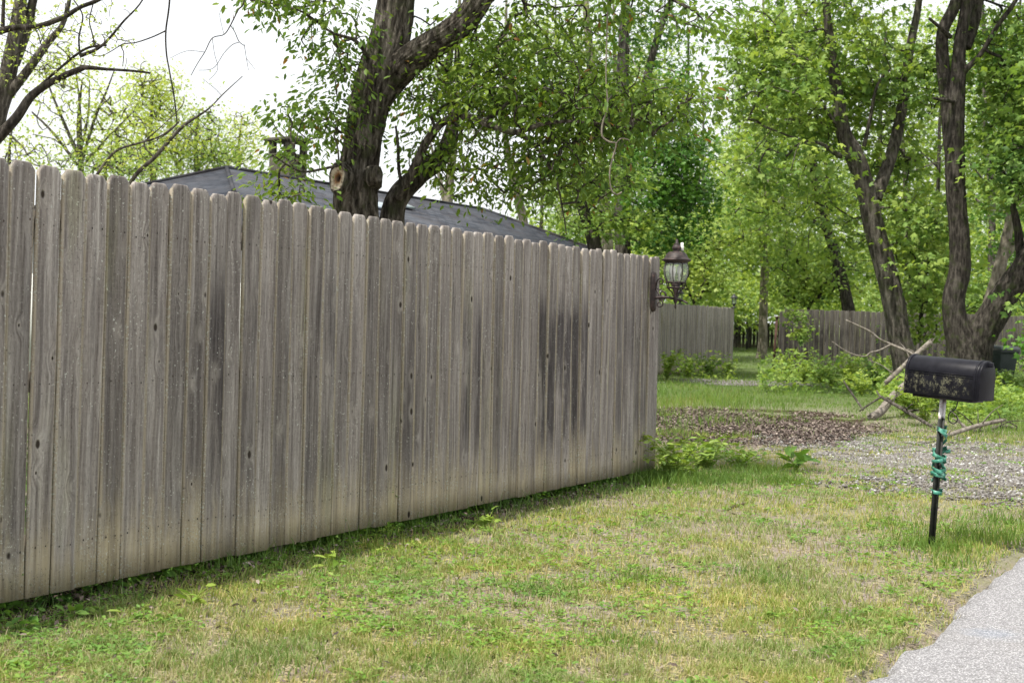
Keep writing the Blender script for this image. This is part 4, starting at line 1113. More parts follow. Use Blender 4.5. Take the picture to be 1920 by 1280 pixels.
# ------------------------------------------------------------------ wall lantern on the fence end
MT['iron'] = MT['rust']
k = NT('bronze brown paint'); rn = k.noise(k.pos(), 45, 4, .6)
MT['bronze'] = k.pbr(k.ramp(rn, [(.3, (.015, .011, .011)), (.55, (.034, .023, .022)), (.75, (.085, .048, .040))]), .6, k.bump(rn, .3, .002), .4)
k = NT('white bulb'); MT['bulb'] = k.pbr(k.ramp(k.noise(k.pos(), 8, 1), [(.4, (.72, .71, .66)), (.6, (.8, .79, .75))]), .3)
t_l = fence_hit(1221, 545)[0]
base_xy = FA + FD * t_l
s_l = base_xy[1] / F_PX
zc = fence_hit(1221, 545)[1]
lan = empty('wall_lantern', (base_xy[0], base_xy[1], zc), (0, 0, fence_rot))
tag(lan, 'rusty brown carriage lantern with rounded glass on a scroll bracket at the fence end', 'lantern')
# local frame: -y out from the fence, z up.  metres per photo px:
u = s_l * .985
m = MB()   # back plate with pointed ends
pl = [(-.045, -28), (-.028, -36), (0, -41), (.028, -36), (.045, -28), (.045, 24), (.03, 33), (0, 37), (-.03, 33), (-.045, 24)]
V = [(x, -.012, z * u) for x, z in pl] + [(x * .72, -.042, z * u * .93) for x, z in pl] 
n = len(pl)
m.add(V, Q=[[i_, (i_ + 1) % n, n + (i_ + 1) % n, n + i_] for i_ in range(n)], T=[[n, n + i_, n + i_ + 1] for i_ in range(1, n - 1)])
m.build('back_plate', MT['bronze'], lan)
Ly = -.205 - .02
zl = lambda y: (545 - y) * u          # photo row -> local height (row 545 = 0)
m = MB()
m.tube(spline([(0, -.03, zl(559)), (0, -.12, zl(557)), (0, Ly, zl(560)), (0, Ly - .06, zl(563)), (0, Ly - .11, zl(568))], 5), np.linspace(.013, .008, 21), 8)
m.build('arm', MT['bronze'], lan)
def scroll(c, r, turns, start, sgn, tail):
    pts = []
    for t in np.linspace(0, 1, 22):
        a_ = start + sgn * t * turns * 2 * math.pi; rr_ = r * (1 - .72 * t)
        pts.append((0, c[0] + rr_ * math.cos(a_), c[1] + rr_ * math.sin(a_)))
    m_ = MB(); m_.tube([tail] + pts if tail else pts, np.linspace(.0075, .005, len(pts) + (1 if tail else 0)), 6); return m_
scroll((-.085, zl(528)), .032, 1.2, 0.2, 1, (0, -.03, zl(545))).build('scroll', MT['bronze'], lan)
scroll((-.105, zl(552)), .040, 1.1, -1.2, -1, (0, -.04, zl(538))).build('scroll', MT['bronze'], lan)
scroll((-.080, zl(570)), .036, 1.2, 1.4, 1, (0, -.13, zl(560))).build('scroll', MT['bronze'], lan)
m = MB(); m.tube(spline([(0, -.05, zl(540)), (0, -.12, zl(548)), (0, -.14, zl(560))], 5), [.006] * 11, 6); m.build('scroll', MT['bronze'], lan)
m = MB()  # stem, finial below
m.lathe([(0, zl(579)), (.006, zl(578)), (.010, zl(574)), (.005, zl(570)), (.014, zl(566)), (.022, zl(561)), (.016, zl(556)), (.014, zl(550)), (.028, zl(542)), (.024, zl(540)), (.045, zl(532)), (.010, zl(528)), (0, zl(528))], 14, (0, Ly, 0))
m.build('stem', MT['bronze'], lan, smooth=True)
m = MB()
m.lathe([(.070, zl(540.5)), (.080, zl(540)), (.080, zl(538)), (.070, zl(537.5))], 20, (0, Ly, 0))
m.lathe([(.076, zl(530.5)), (.088, zl(530)), (.088, zl(528)), (.076, zl(527.5))], 20, (0, Ly, 0))
for t in range(6):
    a_ = t * math.pi / 3 + .2
    m.tube([(.075 * math.cos(a_), Ly + .075 * math.sin(a_), zl(539)), (.082 * math.cos(a_), Ly + .082 * math.sin(a_), zl(529))], [.006, .006], 5)
m.build('gallery', MT['bronze'], lan)
for t in range(4):
    a_ = t * math.pi / 2 + .75
    m = MB(); m.tube(spline([(.02 * math.cos(a_), Ly + .02 * math.sin(a_), zl(556)), (.03 * math.cos(a_), Ly + .03 * math.sin(a_), zl(549)), (.070 * math.cos(a_), Ly + .070 * math.sin(a_), zl(540))], 4), [.006] * 9, 5); m.build('brace', MT['bronze'], lan)
gp_ = [(.080, zl(528)), (.096, zl(521)), (.107, zl(511)), (.108, zl(504)), (.102, zl(497)), (.090, zl(492))]
gsp = spline(gp_, 3)
m = MB(); m.lathe([(r_ * .985, z_) for r_, z_ in gsp], 30, (0, Ly, 0)); m.build('glass_globe', MT['glass'], lan, smooth=True)
m = MB()
for t in range(8):
    a_ = t * math.pi / 4 + .12
    m.tube([(r_ * math.cos(a_), Ly + r_ * math.sin(a_), z_) for r_, z_ in gsp], [.0042] * len(gsp), 5)
m.build('glazing_bars', MT['bronze'], lan)
m = MB(); m.lathe([(.086, zl(494)), (.096, zl(493)), (.096, zl(490.5)), (.125, zl(488)), (.126, zl(486.5)), (.112, zl(484.5)), (.098, zl(482)), (.086, zl(476)), (.066, zl(472)), (.036, zl(471)), (.024, zl(470)), (.036, zl(467)), (.040, zl(464)), (.032, zl(460)), (.022, zl(458)), (.026, zl(457)), (.012, zl(455)), (.010, zl(449)), (0, zl(447))], 26, (0, Ly, 0))
m.build('lantern_roof', MT['bronze'], lan, smooth=True)
m = MB(); m.lathe([(0, zl(469)), (.015, zl(469)), (.016, zl(461)), (.012, zl(459)), (.013, zl(454)), (0, zl(453.5))], 14, (.045, Ly - .03, 0)); m.build('light_sensor', MT['bulb'], lan, smooth=True)
for (dx, dy, z0) in ((-.03, .01, 0), (.03, -.015, 2), (.005, .04, 1)):
    m = MB()
    m.lathe([(0, zl(526)), (.009, zl(526)), (.009, zl(516 - z0)), (.012, zl(515 - z0))], 10, (dx, Ly + dy, 0))
    b_ = m.build('candle', MT['bulb'], lan, smooth=True)
    m = MB(); m.lathe([(.010, zl(515 - z0)), (.019, zl(510 - z0)), (.017, zl(505 - z0)), (.006, zl(499 - z0)), (0, zl(497 - z0))], 12, (dx, Ly + dy, 0)); m.build('bulb', MT['bulb'], b_, smooth=True)

# ------------------------------------------------------------------ mailbox
k = NT('black mailbox enamel'); oc = k.coord('Object'); rn = k.noise(oc, 18, 4)
sp_ = k.n('ShaderNodeSeparateXYZ'); k.l(oc, sp_.inputs[0])
lim = k.math('MULTIPLY', k.rng(k.noise(k.mapping(oc, (1, 1, .7)), 26, 5, .75), .47, .60), k.math('MULTIPLY', k.rng(sp_.outputs[2], .145, .11), k.rng(sp_.outputs[2], .008, .03)))
lim = k.math('MULTIPLY', lim, k.math('MULTIPLY', k.rng(sp_.outputs[0], -.27, -.23), k.rng(sp_.outputs[0], .20, .14)))
lim = k.math('MULTIPLY', lim, k.rng(k.noise(oc, 130, 2, .7), .40, .56))
c = k.mix(k.math('MULTIPLY', lim, .85, clamp=True), k.ramp(rn, [(.3, (.007, .007, .010)), (.7, (.014, .014, .019))]), (.15, .148, .10))
MT['mailbox'] = k.pbr(c, k.math('ADD', k.math('MULTIPLY', lim, .4), k.math('MULTIPLY_ADD', rn, .25, .28)), k.bump(rn, .12, .004), .12)
k = NT('painted T post'); pz = k.coord('Object'); s2 = k.n('ShaderNodeSeparateXYZ'); k.l(pz, s2.inputs[0])
c = k.mix(k.rng(k.math('ADD', s2.outputs[2], k.math('MULTIPLY', k.noise(pz, 30, 2), .03)), .80, .82, smooth=False), k.ramp(k.noise(pz, 30, 3), [(.3, (.012, .016, .014)), (.7, (.035, .036, .032))]), k.ramp(k.noise(pz, 22, 3), [(.35, (.22, .10, .07)), (.5, (.62, .60, .60)), (.7, (.72, .71, .71))]))
MT['tpost'] = k.pbr(c, .6)
k = NT('green strap'); rn = k.noise(k.pos(), 30, 3)
MT['ribbon'] = k.pbr(k.ramp(rn, [(.3, (.022, .13, .09)), (.55, (.05, .23, .165)), (.75, (.22, .42, .34))]), .45, k.bump(k.noise(k.pos(), 60, 2), .3, .003), .4)
gpt = G(1748, 1030)
YM = gpt.y; sM = YM / F_PX
top_post = P(1771, 745, YM)
lean_vec = (top_post - gpt)
post_ax = lean_vec.normalized()
mbx = empty('mailbox', tuple(gpt)); tag(mbx, 'black rural mailbox with lichen-spotted side on a leaning steel post by the road', 'mailbox')
Lp = lean_vec.length
qrot = post_ax.to_track_quat('Z', 'Y')
ta = math.radians(-62)
Rp = qrot.to_matrix().to_4x4() @ Matrix.Rotation(.35, 4, 'Z')
def T_section(z0, z1, mb_):
    # T shape: flange + stem
    for c_, d_ in (((0, 0, (z0 + z1) / 2), (.036, .004, z1 - z0)), ((0, .0175, (z0 + z1) / 2), (.004, .030, z1 - z0))):
        v_ = np.array([[i_, j_, k_] for i_ in (-1, 1) for j_ in (-1, 1) for k_ in (-1, 1)], float) * np.array(d_) / 2 + np.array(c_)
        v_ = v_ @ np.array(Rp.to_3x3()).T
        mb_.add(v_, Q=[[0, 1, 3, 2], [4, 6, 7, 5], [0, 4, 5, 1], [2, 3, 7, 6], [0, 2, 6, 4], [1, 5, 7, 3]])
m = MB(); T_section(-.12, Lp + .02, m)
for z in np.arange(.05, Lp - .05, .055):
    v_ = np.array([[i_, j_, k_] for i_ in (-1, 1) for j_ in (-1, 1) for k_ in (-1, 1)], float) * np.array([.004, .004, .007]) + np.array([0, -.005, z])
    m.add(v_ @ np.array(Rp.to_3x3()).T, Q=[[0, 1, 3, 2], [4, 6, 7, 5], [0, 4, 5, 1], [2, 3, 7, 6], [0, 2, 6, 4], [1, 5, 7, 3]])
m.build('post', MT['tpost'], mbx)
# box body: arched extrusion. axis from back-left to door at right-near
Lc = P(1713, 700, YM + .17); Rc = P(1850, 715, YM - .17)
ax_ = (Rc - Lc); BL = ax_.length; ax_.normalize()
sv = Vector((0, 0, 1)).cross(ax_).normalized(); upv = ax_.cross(sv)
bh = 73 * sM; bw = bh * .80
base_mid = (P(1709, 735, YM + .17) + P(1848, 752, YM - .17)) / 2
box = bpy.data.objects.new('mailbox_frame', None)
R4 = Matrix((ax_, sv, upv)).transposed().to_4x4(); R4.translation = base_mid - gpt
def arch(n=18, w=bw, h=bh, inset=0.0):
    r = w / 2 - inset; hs = h - w / 2
    pts = [(-r, inset)] + [(-r, hs)] + [(-r * math.cos(a_), hs + r * math.sin(a_)) for a_ in np.linspace(0, math.pi, n)[1:-1]] + [(r, hs), (r, inset)]
    return pts
def arch_tube(x0, x1, w, h, name, par, capped=True, flare=0):
    pts = arch(18, w, h); n_ = len(pts); m_ = MB()
    V = [(x, y, z) for x in (x0, x1) for (y, z) in pts]
    Qs = [[i_, (i_ + 1) % n_, n_ + (i_ + 1) % n_, n_ + i_] for i_ in range(n_)]
    if capped:
        V += [(x0, 0, h * .5), (x1, 0, h * .5)]
        Ts = [[2 * n_, (i_ + 1) % n_, i_] for i_ in range(n_)] + [[2 * n_ + 1, n_ + i_, n_ + (i_ + 1) % n_] for i_ in range(n_)]
    else: Ts = []
    m_.add(V, Q=Qs, T=Ts); o_ = m_.build(name, MT['mailbox'], par, bevel=.0025); return o_
body = arch_tube(-BL / 2, BL / 2 - .012, bw, bh, 'box_body', mbx); body.matrix_local = R4
for x0, x1 in ((-BL / 2 - .004, -BL / 2 + .012), (BL / 2 - .035, BL / 2 - .022)):
    rb = arch_tube(x0, x1, bw + .010, bh + .005, 'rim', body)
door = arch_tube(BL / 2 - .011, BL / 2 + .006, bw + .006, bh + .003, 'door', body)
m = MB(); m.box((BL / 2 + .018, 0, bh - .02), (.03, .018, .028)); m.build('latch', MT['mailbox'], door, bevel=.003)
for z_ in (.16, .19):
    m = MB(); m.box((-.01, -bw / 2 - .0005, bh - bw / 2 - .005 + (z_ - .17) * .4), (BL * .88, .004, .0035)); m.build('pressed_rib', MT['mailbox'], body)
m = MB(); m.box((0, 0, -.008), (BL * .8, bw * .8, .014)); m.build('mount_plate', MT['blackmetal'], body)
# wire hook under the box
m = MB(); hk = [P(1797, 748, YM), P(1792, 765, YM), P(1780, 775, YM), P(1779, 788, YM), P(1788, 794, YM), P(1795, 788, YM), P(1793, 778, YM)]
m.tube(spline([tuple(p_ - gpt) for p_ in hk], 4), [.0035] * 25, 6); m.build('wire_hook', MT['blackmetal'], mbx)
# green strap wound round the post (a separate thing)
def strap(rows, wid, seed, m_):
    rr = random.Random(seed); pts = []
    for (z, ang_, rad_) in rows:
        c_ = post_ax * z
        e1 = Vector((1, 0, 0)); e2 = post_ax.cross(e1).normalized(); e1 = e2.cross(post_ax)
        pts.append(tuple(c_ + (e1 * math.cos(ang_) + e2 * math.sin(ang_)) * rad_))
    sp = spline(pts, 6); tn = np.gradient(sp, axis=0); tn /= np.linalg.norm(tn, axis=1)[:, None]
    wd = np.cross(tn, np.array([p_ - post_ax.dot(Vector(p_)) * np.array(post_ax) for p_ in sp])); wd /= np.linalg.norm(wd, axis=1)[:, None] + 1e-9
    nn = np.cross(tn, wd); n_ = len(sp)
    tw = np.array([.35 * math.sin(i_ * .45 + seed) for i_ in range(n_)])[:, None]
    wd = wd + nn * tw; wd /= np.linalg.norm(wd, axis=1)[:, None]
    V = np.concatenate([sp - wd * wid / 2, sp + nn * .003, sp + wd * wid / 2])
    Qs = [[i_, i_ + 1, n_ + i_ + 1, n_ + i_] for i_ in range(n_ - 1)] + [[n_ + i_, n_ + i_ + 1, 2 * n_ + i_ + 1, 2 * n_ + i_] for i_ in range(n_ - 1)]
    m_.add(V, Q=Qs)
m = MB()
def zz_(y): return Lp * (1030 - y) / (1030 - 745)
strap([(zz_(800) - .004 * k_ , k_ * .9, .030) for k_ in range(9)], .022, 1, m)
strap([(zz_(802) - .020 * k_, 3.6 + k_ * .75, .030 + .006 * math.sin(k_)) for k_ in range(16)], .020, 2, m)
rr = random.Random(5)
strap([(zz_(838 + 4.6 * k_) , k_ * 1.1, .030 + .014 * rr.random()) for k_ in range(15)], .022, 3, m)
strap([(zz_(850 + 3.2 * k_) , 2 - k_ * 1.0, .034 + .016 * rr.random()) for k_ in range(16)], .020, 4, m)
strap([(zz_(846) + .01 * math.sin(k_), -1.0 + k_ * .5, .045 + .014 * math.sin(k_ * 1.3)) for k_ in range(9)], .018, 7, m)
strap([(zz_(884 + 1.2 * k_), k_ * 1.0, .035 + .008 * rr.random()) for k_ in range(8)], .024, 5, m)
strap([(zz_(918 + 1.0 * k_), k_ * 1.0, .030 + .004 * rr.random()) for k_ in range(10)], .022, 6, m)
so_ = m.build('green_strap', MT['ribbon'], smooth=True, origin=None); so_.location = tuple(gpt)
sol = so_.modifiers.new('thick', 'SOLIDIFY'); sol.thickness = .0015
tag(so_, 'torn green plastic strap wound around the mailbox post', 'strap')

# ------------------------------------------------------------------ wheelie bin
k = NT('dark bin plastic'); MT['bin'] = k.pbr(k.ramp(k.noise(k.pos(), 5, 3), [(.3, (.022, .030, .032)), (.7, (.045, .055, .058))]), .45, None, .4)
bb = P(1862, 690, 29.0); bz = float(terr(bb.x, bb.y)); sb = 29.0 / F_PX
hb = P(1872, 652, 29).z - bz
e = empty('wheeled_bin', (bb.x + .1, bb.y, bz), (0, 0, .5)); tag(e, 'dark wheeled rubbish bin behind the mailbox and the dark leaning trunk', 'bin')
m = MB(); V = []
for z, w_, d_ in ((.06, .40, .46), (hb - .12, .54, .62), (hb - .10, .60, .68), (hb - .04, .60, .68)):
    V += [(-w_ / 2, -d_ / 2, z), (w_ / 2, -d_ / 2, z), (w_ / 2, d_ / 2, z), (-w_ / 2, d_ / 2, z)]
m.add(V, Q=[[l_ * 4 + i_, l_ * 4 + (i_ + 1) % 4, l_ * 4 + 4 + (i_ + 1) % 4, l_ * 4 + 4 + i_] for l_ in range(3) for i_ in range(4)] + [[3, 2, 1, 0]])
m.build('body', MT['bin'], e, bevel=.02)
m = MB(); V = [(-.32, -.38, hb - .035), (.32, -.38, hb - .035), (.32, .36, hb), (-.32, .36, hb), (-.26, -.30, hb + .035), (.26, -.30, hb + .035), (.26, .30, hb + .06), (-.26, .30, hb + .06)]
m.add(V, Q=[[3, 2, 1, 0], [4, 5, 6, 7], [0, 1, 5, 4], [1, 2, 6, 5], [2, 3, 7, 6], [3, 0, 4, 7]]); m.build('lid', MT['bin'], e, bevel=.015)
m = MB(); m.tube([(-.24, .40, hb - .03), (.24, .40, hb - .03)], [.015, .015], 6); m.build('handle', MT['bin'], e)
for sx in (-1, 1):
    m = MB(); m.lathe([(0, -.03), (.10, -.03), (.12, -.015), (.12, .015), (.10, .03), (0, .03)], 14, (sx * .27, .26, .12), rot=Matrix.Rotation(math.pi / 2, 4, 'Y')); m.build('wheel', MT['bin'], e)

# ------------------------------------------------------------------ fallen limbs
k = NT('dry grey wood'); rn = k.noise(k.mapping(k.pos(), (1, 1, 1)), 22, 4)
MT['deadwood'] = k.pbr(k.ramp(rn, [(.3, (.07, .060, .050)), (.5, (.18, .158, .132)), (.75, (.30, .275, .24))]), .9, k.bump(rn, .5, .006))
def stick(name, label, lines, mat='deadwood', cat='branch', n=8, group=None, rough=.08):
    m_ = MB(); org = None
    for ln in lines:
        pts = []
        for (x, y, w, Y) in ln:
            p_ = P(x, y, Y) ; z_ = float(terr(p_.x, p_.y)) + w / 2 * Y / F_PX * .6
            pts.append((p_.x, p_.y, max(p_.z, z_), w / 2 * Y / F_PX))
        if org is None: org = pts[0][:3]
        sp = spline(pts, 5); m_.tube(sp[:, :3], np.maximum(sp[:, 3], .002), n, rough=rough)
        if rough > 0 and sp[0, 3] > .02:
            rq = random.Random(int(sp[0, 0] * 100))
            for end, nb in ((0, 1), (-1, -2)):
                d_ = sp[end, :3] - sp[nb, :3]; d_ /= np.linalg.norm(d_)
                for _k in range(5):
                    o_ = np.array([rq.uniform(-1, 1), rq.uniform(-1, 1), rq.uniform(-1, 1)]) * sp[end, 3] * .6
                    m_.tube([sp[end, :3] + o_ - d_ * .02, sp[end, :3] + o_ * 1.1 + d_ * rq.uniform(.02, .07)], [sp[end, 3] * .35, .002], 4)
            for _k in range(3):
                i_ = rq.randrange(2, len(sp) - 2); ln_ = rq.uniform(.15, .5); a_ = rq.uniform(0, 6.28)
                e_ = sp[i_, :3] + np.array([math.cos(a_) * ln_, math.sin(a_) * ln_ * .6, rq.uniform(.05, .3)])
                m_.tube(spline([sp[i_, :3], (sp[i_, :3] + e_) / 2 + [0, 0, .04], e_], 3), np.linspace(min(.012, sp[i_, 3] * .5), .003, 7), 4)
    return tag(m_.build(name, MT[mat], origin=org, smooth=True), label, cat, group)
stick('fallen_limb', 'pale thick fallen log propped diagonally against the forked maple, left of the mailbox',
 [[(1633, 792, 17, 19.6), (1650, 772, 17, 19.9), (1672, 745, 15, 20.4), (1690, 728, 14, 20.8), (1712, 705, 10, 21.2)]], rough=.16)
stick('fallen_limb', 'pale broken limb leaning up behind the left end of the mailbox',
 [[(1660, 718, 9, 22), (1690, 690, 9, 22), (1718, 664, 9, 22), (1746, 640, 10, 22)]])
stick('bare_branch', 'thin bare forked twig branch arching over the weeds in front of the dark fence',
 [[(1586, 600, 3, 23), (1612, 612, 3.5, 23), (1632, 622, 4, 23), (1650, 636, 4, 23), (1672, 646, 4.5, 23), (1705, 660, 5, 22.6), (1728, 676, 5, 22.4)],
  [(1670, 646, 3.5, 23), (1650, 656, 3, 23), (1632, 661, 3, 23), (1622, 668, 2.6, 23), (1600, 664, 2.4, 23), (1580, 654, 2, 23), (1560, 640, 1.8, 23)], [(1634, 622, 2.4, 23), (1634, 634, 2, 23)]], n=6, rough=0)
stick('fallen_branch', 'curved pale branch lying on the ground right of the mailbox post',
 [[(1740, 826, 9, 16.4), (1770, 818, 9, 16.6), (1800, 808, 9, 16.8), (1840, 796, 8, 17.0), (1880, 788, 7, 17.2)], [(1815, 804, 5, 16.9), (1800, 792, 4, 17), (1786, 784, 3, 17)]])
stick('fallen_branch', 'long thin dark branch lying under the mailbox, crossing the pale log',
 [[(1655, 745, 6, 19.5), (1690, 765, 7, 19), (1720, 783, 7, 18.5), (1752, 802, 6, 18)], [(1668, 752, 5, 19.4), (1650, 742, 4, 19.6), (1644, 732, 3, 19.8)], [(1652, 744, 4, 19.6), (1634, 755, 4, 19.6), (1612, 770, 3, 19.4)], [(1700, 770, 4, 19), (1740, 768, 4, 19), (1762, 772, 3, 19)]], 'bark_brown')
stick('fallen_branch', 'broken stump-like dead wood lying behind the curved pale branch at the right',
 [[(1826, 838, 9, 17.6), (1834, 822, 10, 17.8), (1832, 808, 8, 18)], [(1850, 806, 7, 18), (1880, 800, 8, 18.2), (1908, 808, 7, 18.2), (1935, 800, 5, 18.2)], [(1836, 818, 5, 17.8), (1860, 822, 5, 17.8), (1872, 838, 3, 17.4)]], 'bark_brown')
stick('leaning_branch', 'slim branch curving upright at the left of the brush pile',
 [[(1582, 714, 3, 20.5), (1592, 730, 4, 20.4), (1606, 750, 4, 20.3), (1618, 768, 4, 20.0)]], 'bark_brown', rough=0)
stick('ground_stick', 'short reddish stick lying on the lawn right of the fence end',
 [[(1362, 957, 4, G(1362, 957).y), (1380, 950, 6, G(1380, 950).y), (1398, 945, 5, G(1398, 945).y)]], 'litter', 'stick', rough=0)
stick('ground_stick', 'pale stick lying beside the fence end bottom corner',
 [[(1222, 898, 2.5, G(1222, 898).y), (1240, 890, 3.5, G(1240, 890).y), (1262, 887, 3, G(1262, 887).y)]], 'deadwood', 'stick', rough=0)
stick('ground_stick', 'thin twig lying in the near lawn in front of the middle of the fence',
 [[(880, 1166, 3, G(880, 1166).y), (912, 1167, 4, G(912, 1167).y), (950, 1170, 3, G(950, 1170).y)]], 'litter', 'stick', rough=0)
stick('ground_stick', 'dark stick lying just below the fence bottom near its right end',
 [[(1112, 932, 3, G(1112, 932).y), (1138, 934, 4, G(1138, 934).y), (1160, 936, 3, G(1160, 936).y)]], 'bark_brown', 'stick', rough=0)

# ------------------------------------------------------------------ ground cover
def in_view_samples(n, ymin, ymax, rng, bias=1.0, xpad=.6):
    """points on the ground, spread so that the density per picture area is near even"""
    u_ = rng.uniform(0, 1, n)
    y = 1 / (1 / ymin + u_ ** bias * (1 / ymax - 1 / ymin))
    x = rng.uniform(-1, 1, n) * (y * .40 + xpad)
    return x, y
def side_of_fence(x, y):
    """metres in front (lawn side) of the fence line; end of the fence handled separately"""
    return (x - FA[0]) * FN[0] + (y - FA[1]) * FN[1]
def along(x, y): return (x - FA[0]) * FD[0] + (y - FA[1]) * FD[1]

def blades(x, y, h, w, tint, rng, bend=.5, zoff=0.0):
    N = len(x); z = terr(x, y) + zoff
    az = rng.uniform(0, 2 * math.pi, N); ld = rng.uniform(0, 2 * math.pi, N); ln = rng.uniform(.15, 1, N) * bend * h
    sx = np.cos(az) * w / 2; sy = np.sin(az) * w / 2; lx = np.cos(ld) * ln; ly = np.sin(ld) * ln
    b = np.stack([x, y, z], 1); s = np.stack([sx, sy, 0 * sx], 1)
    mid = b + np.stack([lx * .35, ly * .35, h * .55], 1); tip = b + np.stack([lx, ly, h * np.sqrt(np.maximum(.05, 1 - (ln / h) ** 2 * .6))], 1)
    V = np.stack([b - s, b + s, mid - s * .75, mid + s * .75, tip], 1).reshape(-1, 3)
    k5 = np.arange(N)[:, None] * 5
    T = np.stack([k5 + [0, 1, 3], k5 + [0, 3, 2], k5 + [2, 3, 4]], 1).reshape(-1, 3)
    return V, T, np.repeat(tint, 5)

def G_xy(px, py): 
    p_ = G(px, py); return p_.x, p_.y
# bare / gravel / litter masks in world space (centres from the photograph)
def ell(x, y, cx, cy, rx, ry, rot=0.0):
    dx = x - cx; dy = y - cy; c_ = math.cos(rot); s_ = math.sin(rot)
    return ((dx * c_ + dy * s_) / rx) ** 2 + ((-dx * s_ + dy * c_) / ry) ** 2
lit_c = [(*G_xy(1390, 790), 2.2, 3.0), (*G_xy(1280, 800), 1.0, 2.6), (*G_xy(1500, 815), .9, 1.6)]
gra_c = [(*G_xy(1590, 835), 1.1, 1.9), (*G_xy(1850, 905), 1.6, 1.7), (*G_xy(1700, 870), 1.2, 1.0), (*G_xy(1400, 719), 1.9, 1.6), (*G_xy(2000, 860), 2.5, 2.2)]
def lit_m(x, y): return np.min([ell(x, y, *c_) for c_ in lit_c], axis=0) + 3.6 * (fbm(x, y, 1.5, 21) - .40)
def gra_m(x, y): return np.min([ell(x, y, *c_) for c_ in gra_c], axis=0) + 3.0 * (fbm(x, y, 2.4, 23) - .42)

rg = np.random.default_rng(5)
# mown lawn
x, y = in_view_samples(640000, 3.9, 17.5, rg)
rdv = road_dist(x, y); fs = side_of_fence(x, y); al = along(x, y)
patch = fbm(x, y, 1.5, 31, 4); fine_ = vnoise(x, y, 11, 35); clump = vnoise(x, y, 26, 36)
dens = np.clip((patch - .24) * 3.8, .38, 1) * np.clip(.35 + 1.3 * (fine_ - .25), .25, 1) * np.clip(.25 + clump * 1.2, 0, 1)
dens *= np.clip((-rdv + .05 * vnoise(x, y, 7, 77)) * 4.0, 0, 1) ** .7
dens *= np.where(lit_m(x, y) < 1, .10 + .7 * (fbm(x, y, 2.0, 72) > .60), 1) * np.where(gra_m(x, y) < 1, .12 + .75 * (fbm(x, y, 2.2, 71) > .52), 1)
behind = (fs < -.05) & (al < FLEN)
dens *= np.where(behind, .25, 1) * np.where((al < FLEN + .1) & (fs < .13), .30, 1)
keep = rg.uniform(0, 1, len(x)) < dens
x, y, patch, fine_, fs, al, clump = [a_[keep] for a_ in (x, y, patch, fine_, fs, al, clump)]
nearf = np.exp(-np.maximum(fs, 0) / .35) * (al < FLEN + .4)
h = (.018 + .030 * rg.uniform(0, 1, len(x)) ** 1.6 + .020 * clump * fine_) * (1 + .5 * nearf * rg.uniform(0, 1, len(x)))
h *= np.interp(y, [4, 10, 17], [1, 1.05, 1.3])
w = .0032 * rg.uniform(.7, 1.5, len(x)) * np.interp(y, [4, 8, 17], [1, 1.35, 2.4])
tint = np.clip(.45 + .62 * (patch - .5) + .30 * (fine_ - .5) + rg.normal(0, .15, len(x)) + .28 * nearf, 0, 1)
tint = np.where(rg.uniform(0, 1, len(x)) < .16, rg.uniform(0, .16, len(x)), tint)
V, T, a = blades(x, y, h, w, tint, rg, .95)
print('lawn blades', len(x))
tag(link('lawn_grass', mesh_np('lawn_grass', V, [T], {'tint': a}), MT['grass']), 'short patchy mown grass with dry straw in the foreground lawn', 'grass', kind='stuff')
# lying straw
x, y = in_view_samples(60000, 3.9, 14, rg); keep = (road_dist(x, y) < -.03) & (side_of_fence(x, y) > -.3)
x, y = x[keep], y[keep]; N = len(x)
az = rg.uniform(0, 6.28, N); L_ = rg.uniform(.015, .06, N); w_ = .0022 * rg.uniform(.7, 1.8, N); z = terr(x, y) + rg.uniform(.004, .016, N)
d = np.stack([np.cos(az), np.sin(az), rg.normal(0, .12, N)], 1); s = np.stack([-np.sin(az), np.cos(az), rg.normal(0, .3, N)], 1)
c_ = np.stack([x, y, z], 1)
V = np.stack([c_ - d * L_[:, None] / 2 - s * w_[:, None], c_ + d * L_[:, None] / 2, c_ - d * L_[:, None] / 2 + s * w_[:, None]], 1).reshape(-1, 3)
T = np.arange(N * 3).reshape(-1, 3)
tag(link('straw', mesh_np('straw', V, [T], {'tint': np.repeat(rg.uniform(0, .2, N), 3)}), MT['grass']), 'dry straw clippings lying in the foreground lawn', 'straw', kind='stuff')
# broadleaf weeds low in the lawn
x, y = in_view_samples(7500, 3.9, 16, rg); m_ = (road_dist(x, y) < -.12) & (side_of_fence(x, y) > -.1) & (fbm(x, y, 1.2, 41) > .47)
x, y = x[m_], y[m_]; N0 = len(x); per = 9
idx = np.repeat(np.arange(N0), per); az = rg.uniform(0, 6.28, N0 * per); rr_ = rg.uniform(0, .028, N0 * per) * np.repeat(rg.uniform(.5, 1.7, N0), per)
pos = np.stack([x[idx] + np.cos(az) * rr_, y[idx] + np.sin(az) * rr_, terr(x[idx], y[idx]) + .010 + rg.uniform(0, .018, N0 * per)], 1)
dr = np.stack([np.cos(az), np.sin(az), rg.uniform(-.1, .5, N0 * per)], 1)
V, T, a = leaves(pos, dr, rg.uniform(.014, .036, N0 * per) * np.interp(pos[:, 1], [4, 16], [1, 1.5]), np.clip(.45 + rg.normal(0, .18, N0 * per), 0, 1), 'oval', rg, .35)
tag(link('lawn_weeds', mesh_np('lawn_weeds', V, [T], {'tint': a}), MT['weed']), 'small flat green broadleaf weeds scattered through the foreground lawn', 'weeds', kind='stuff')

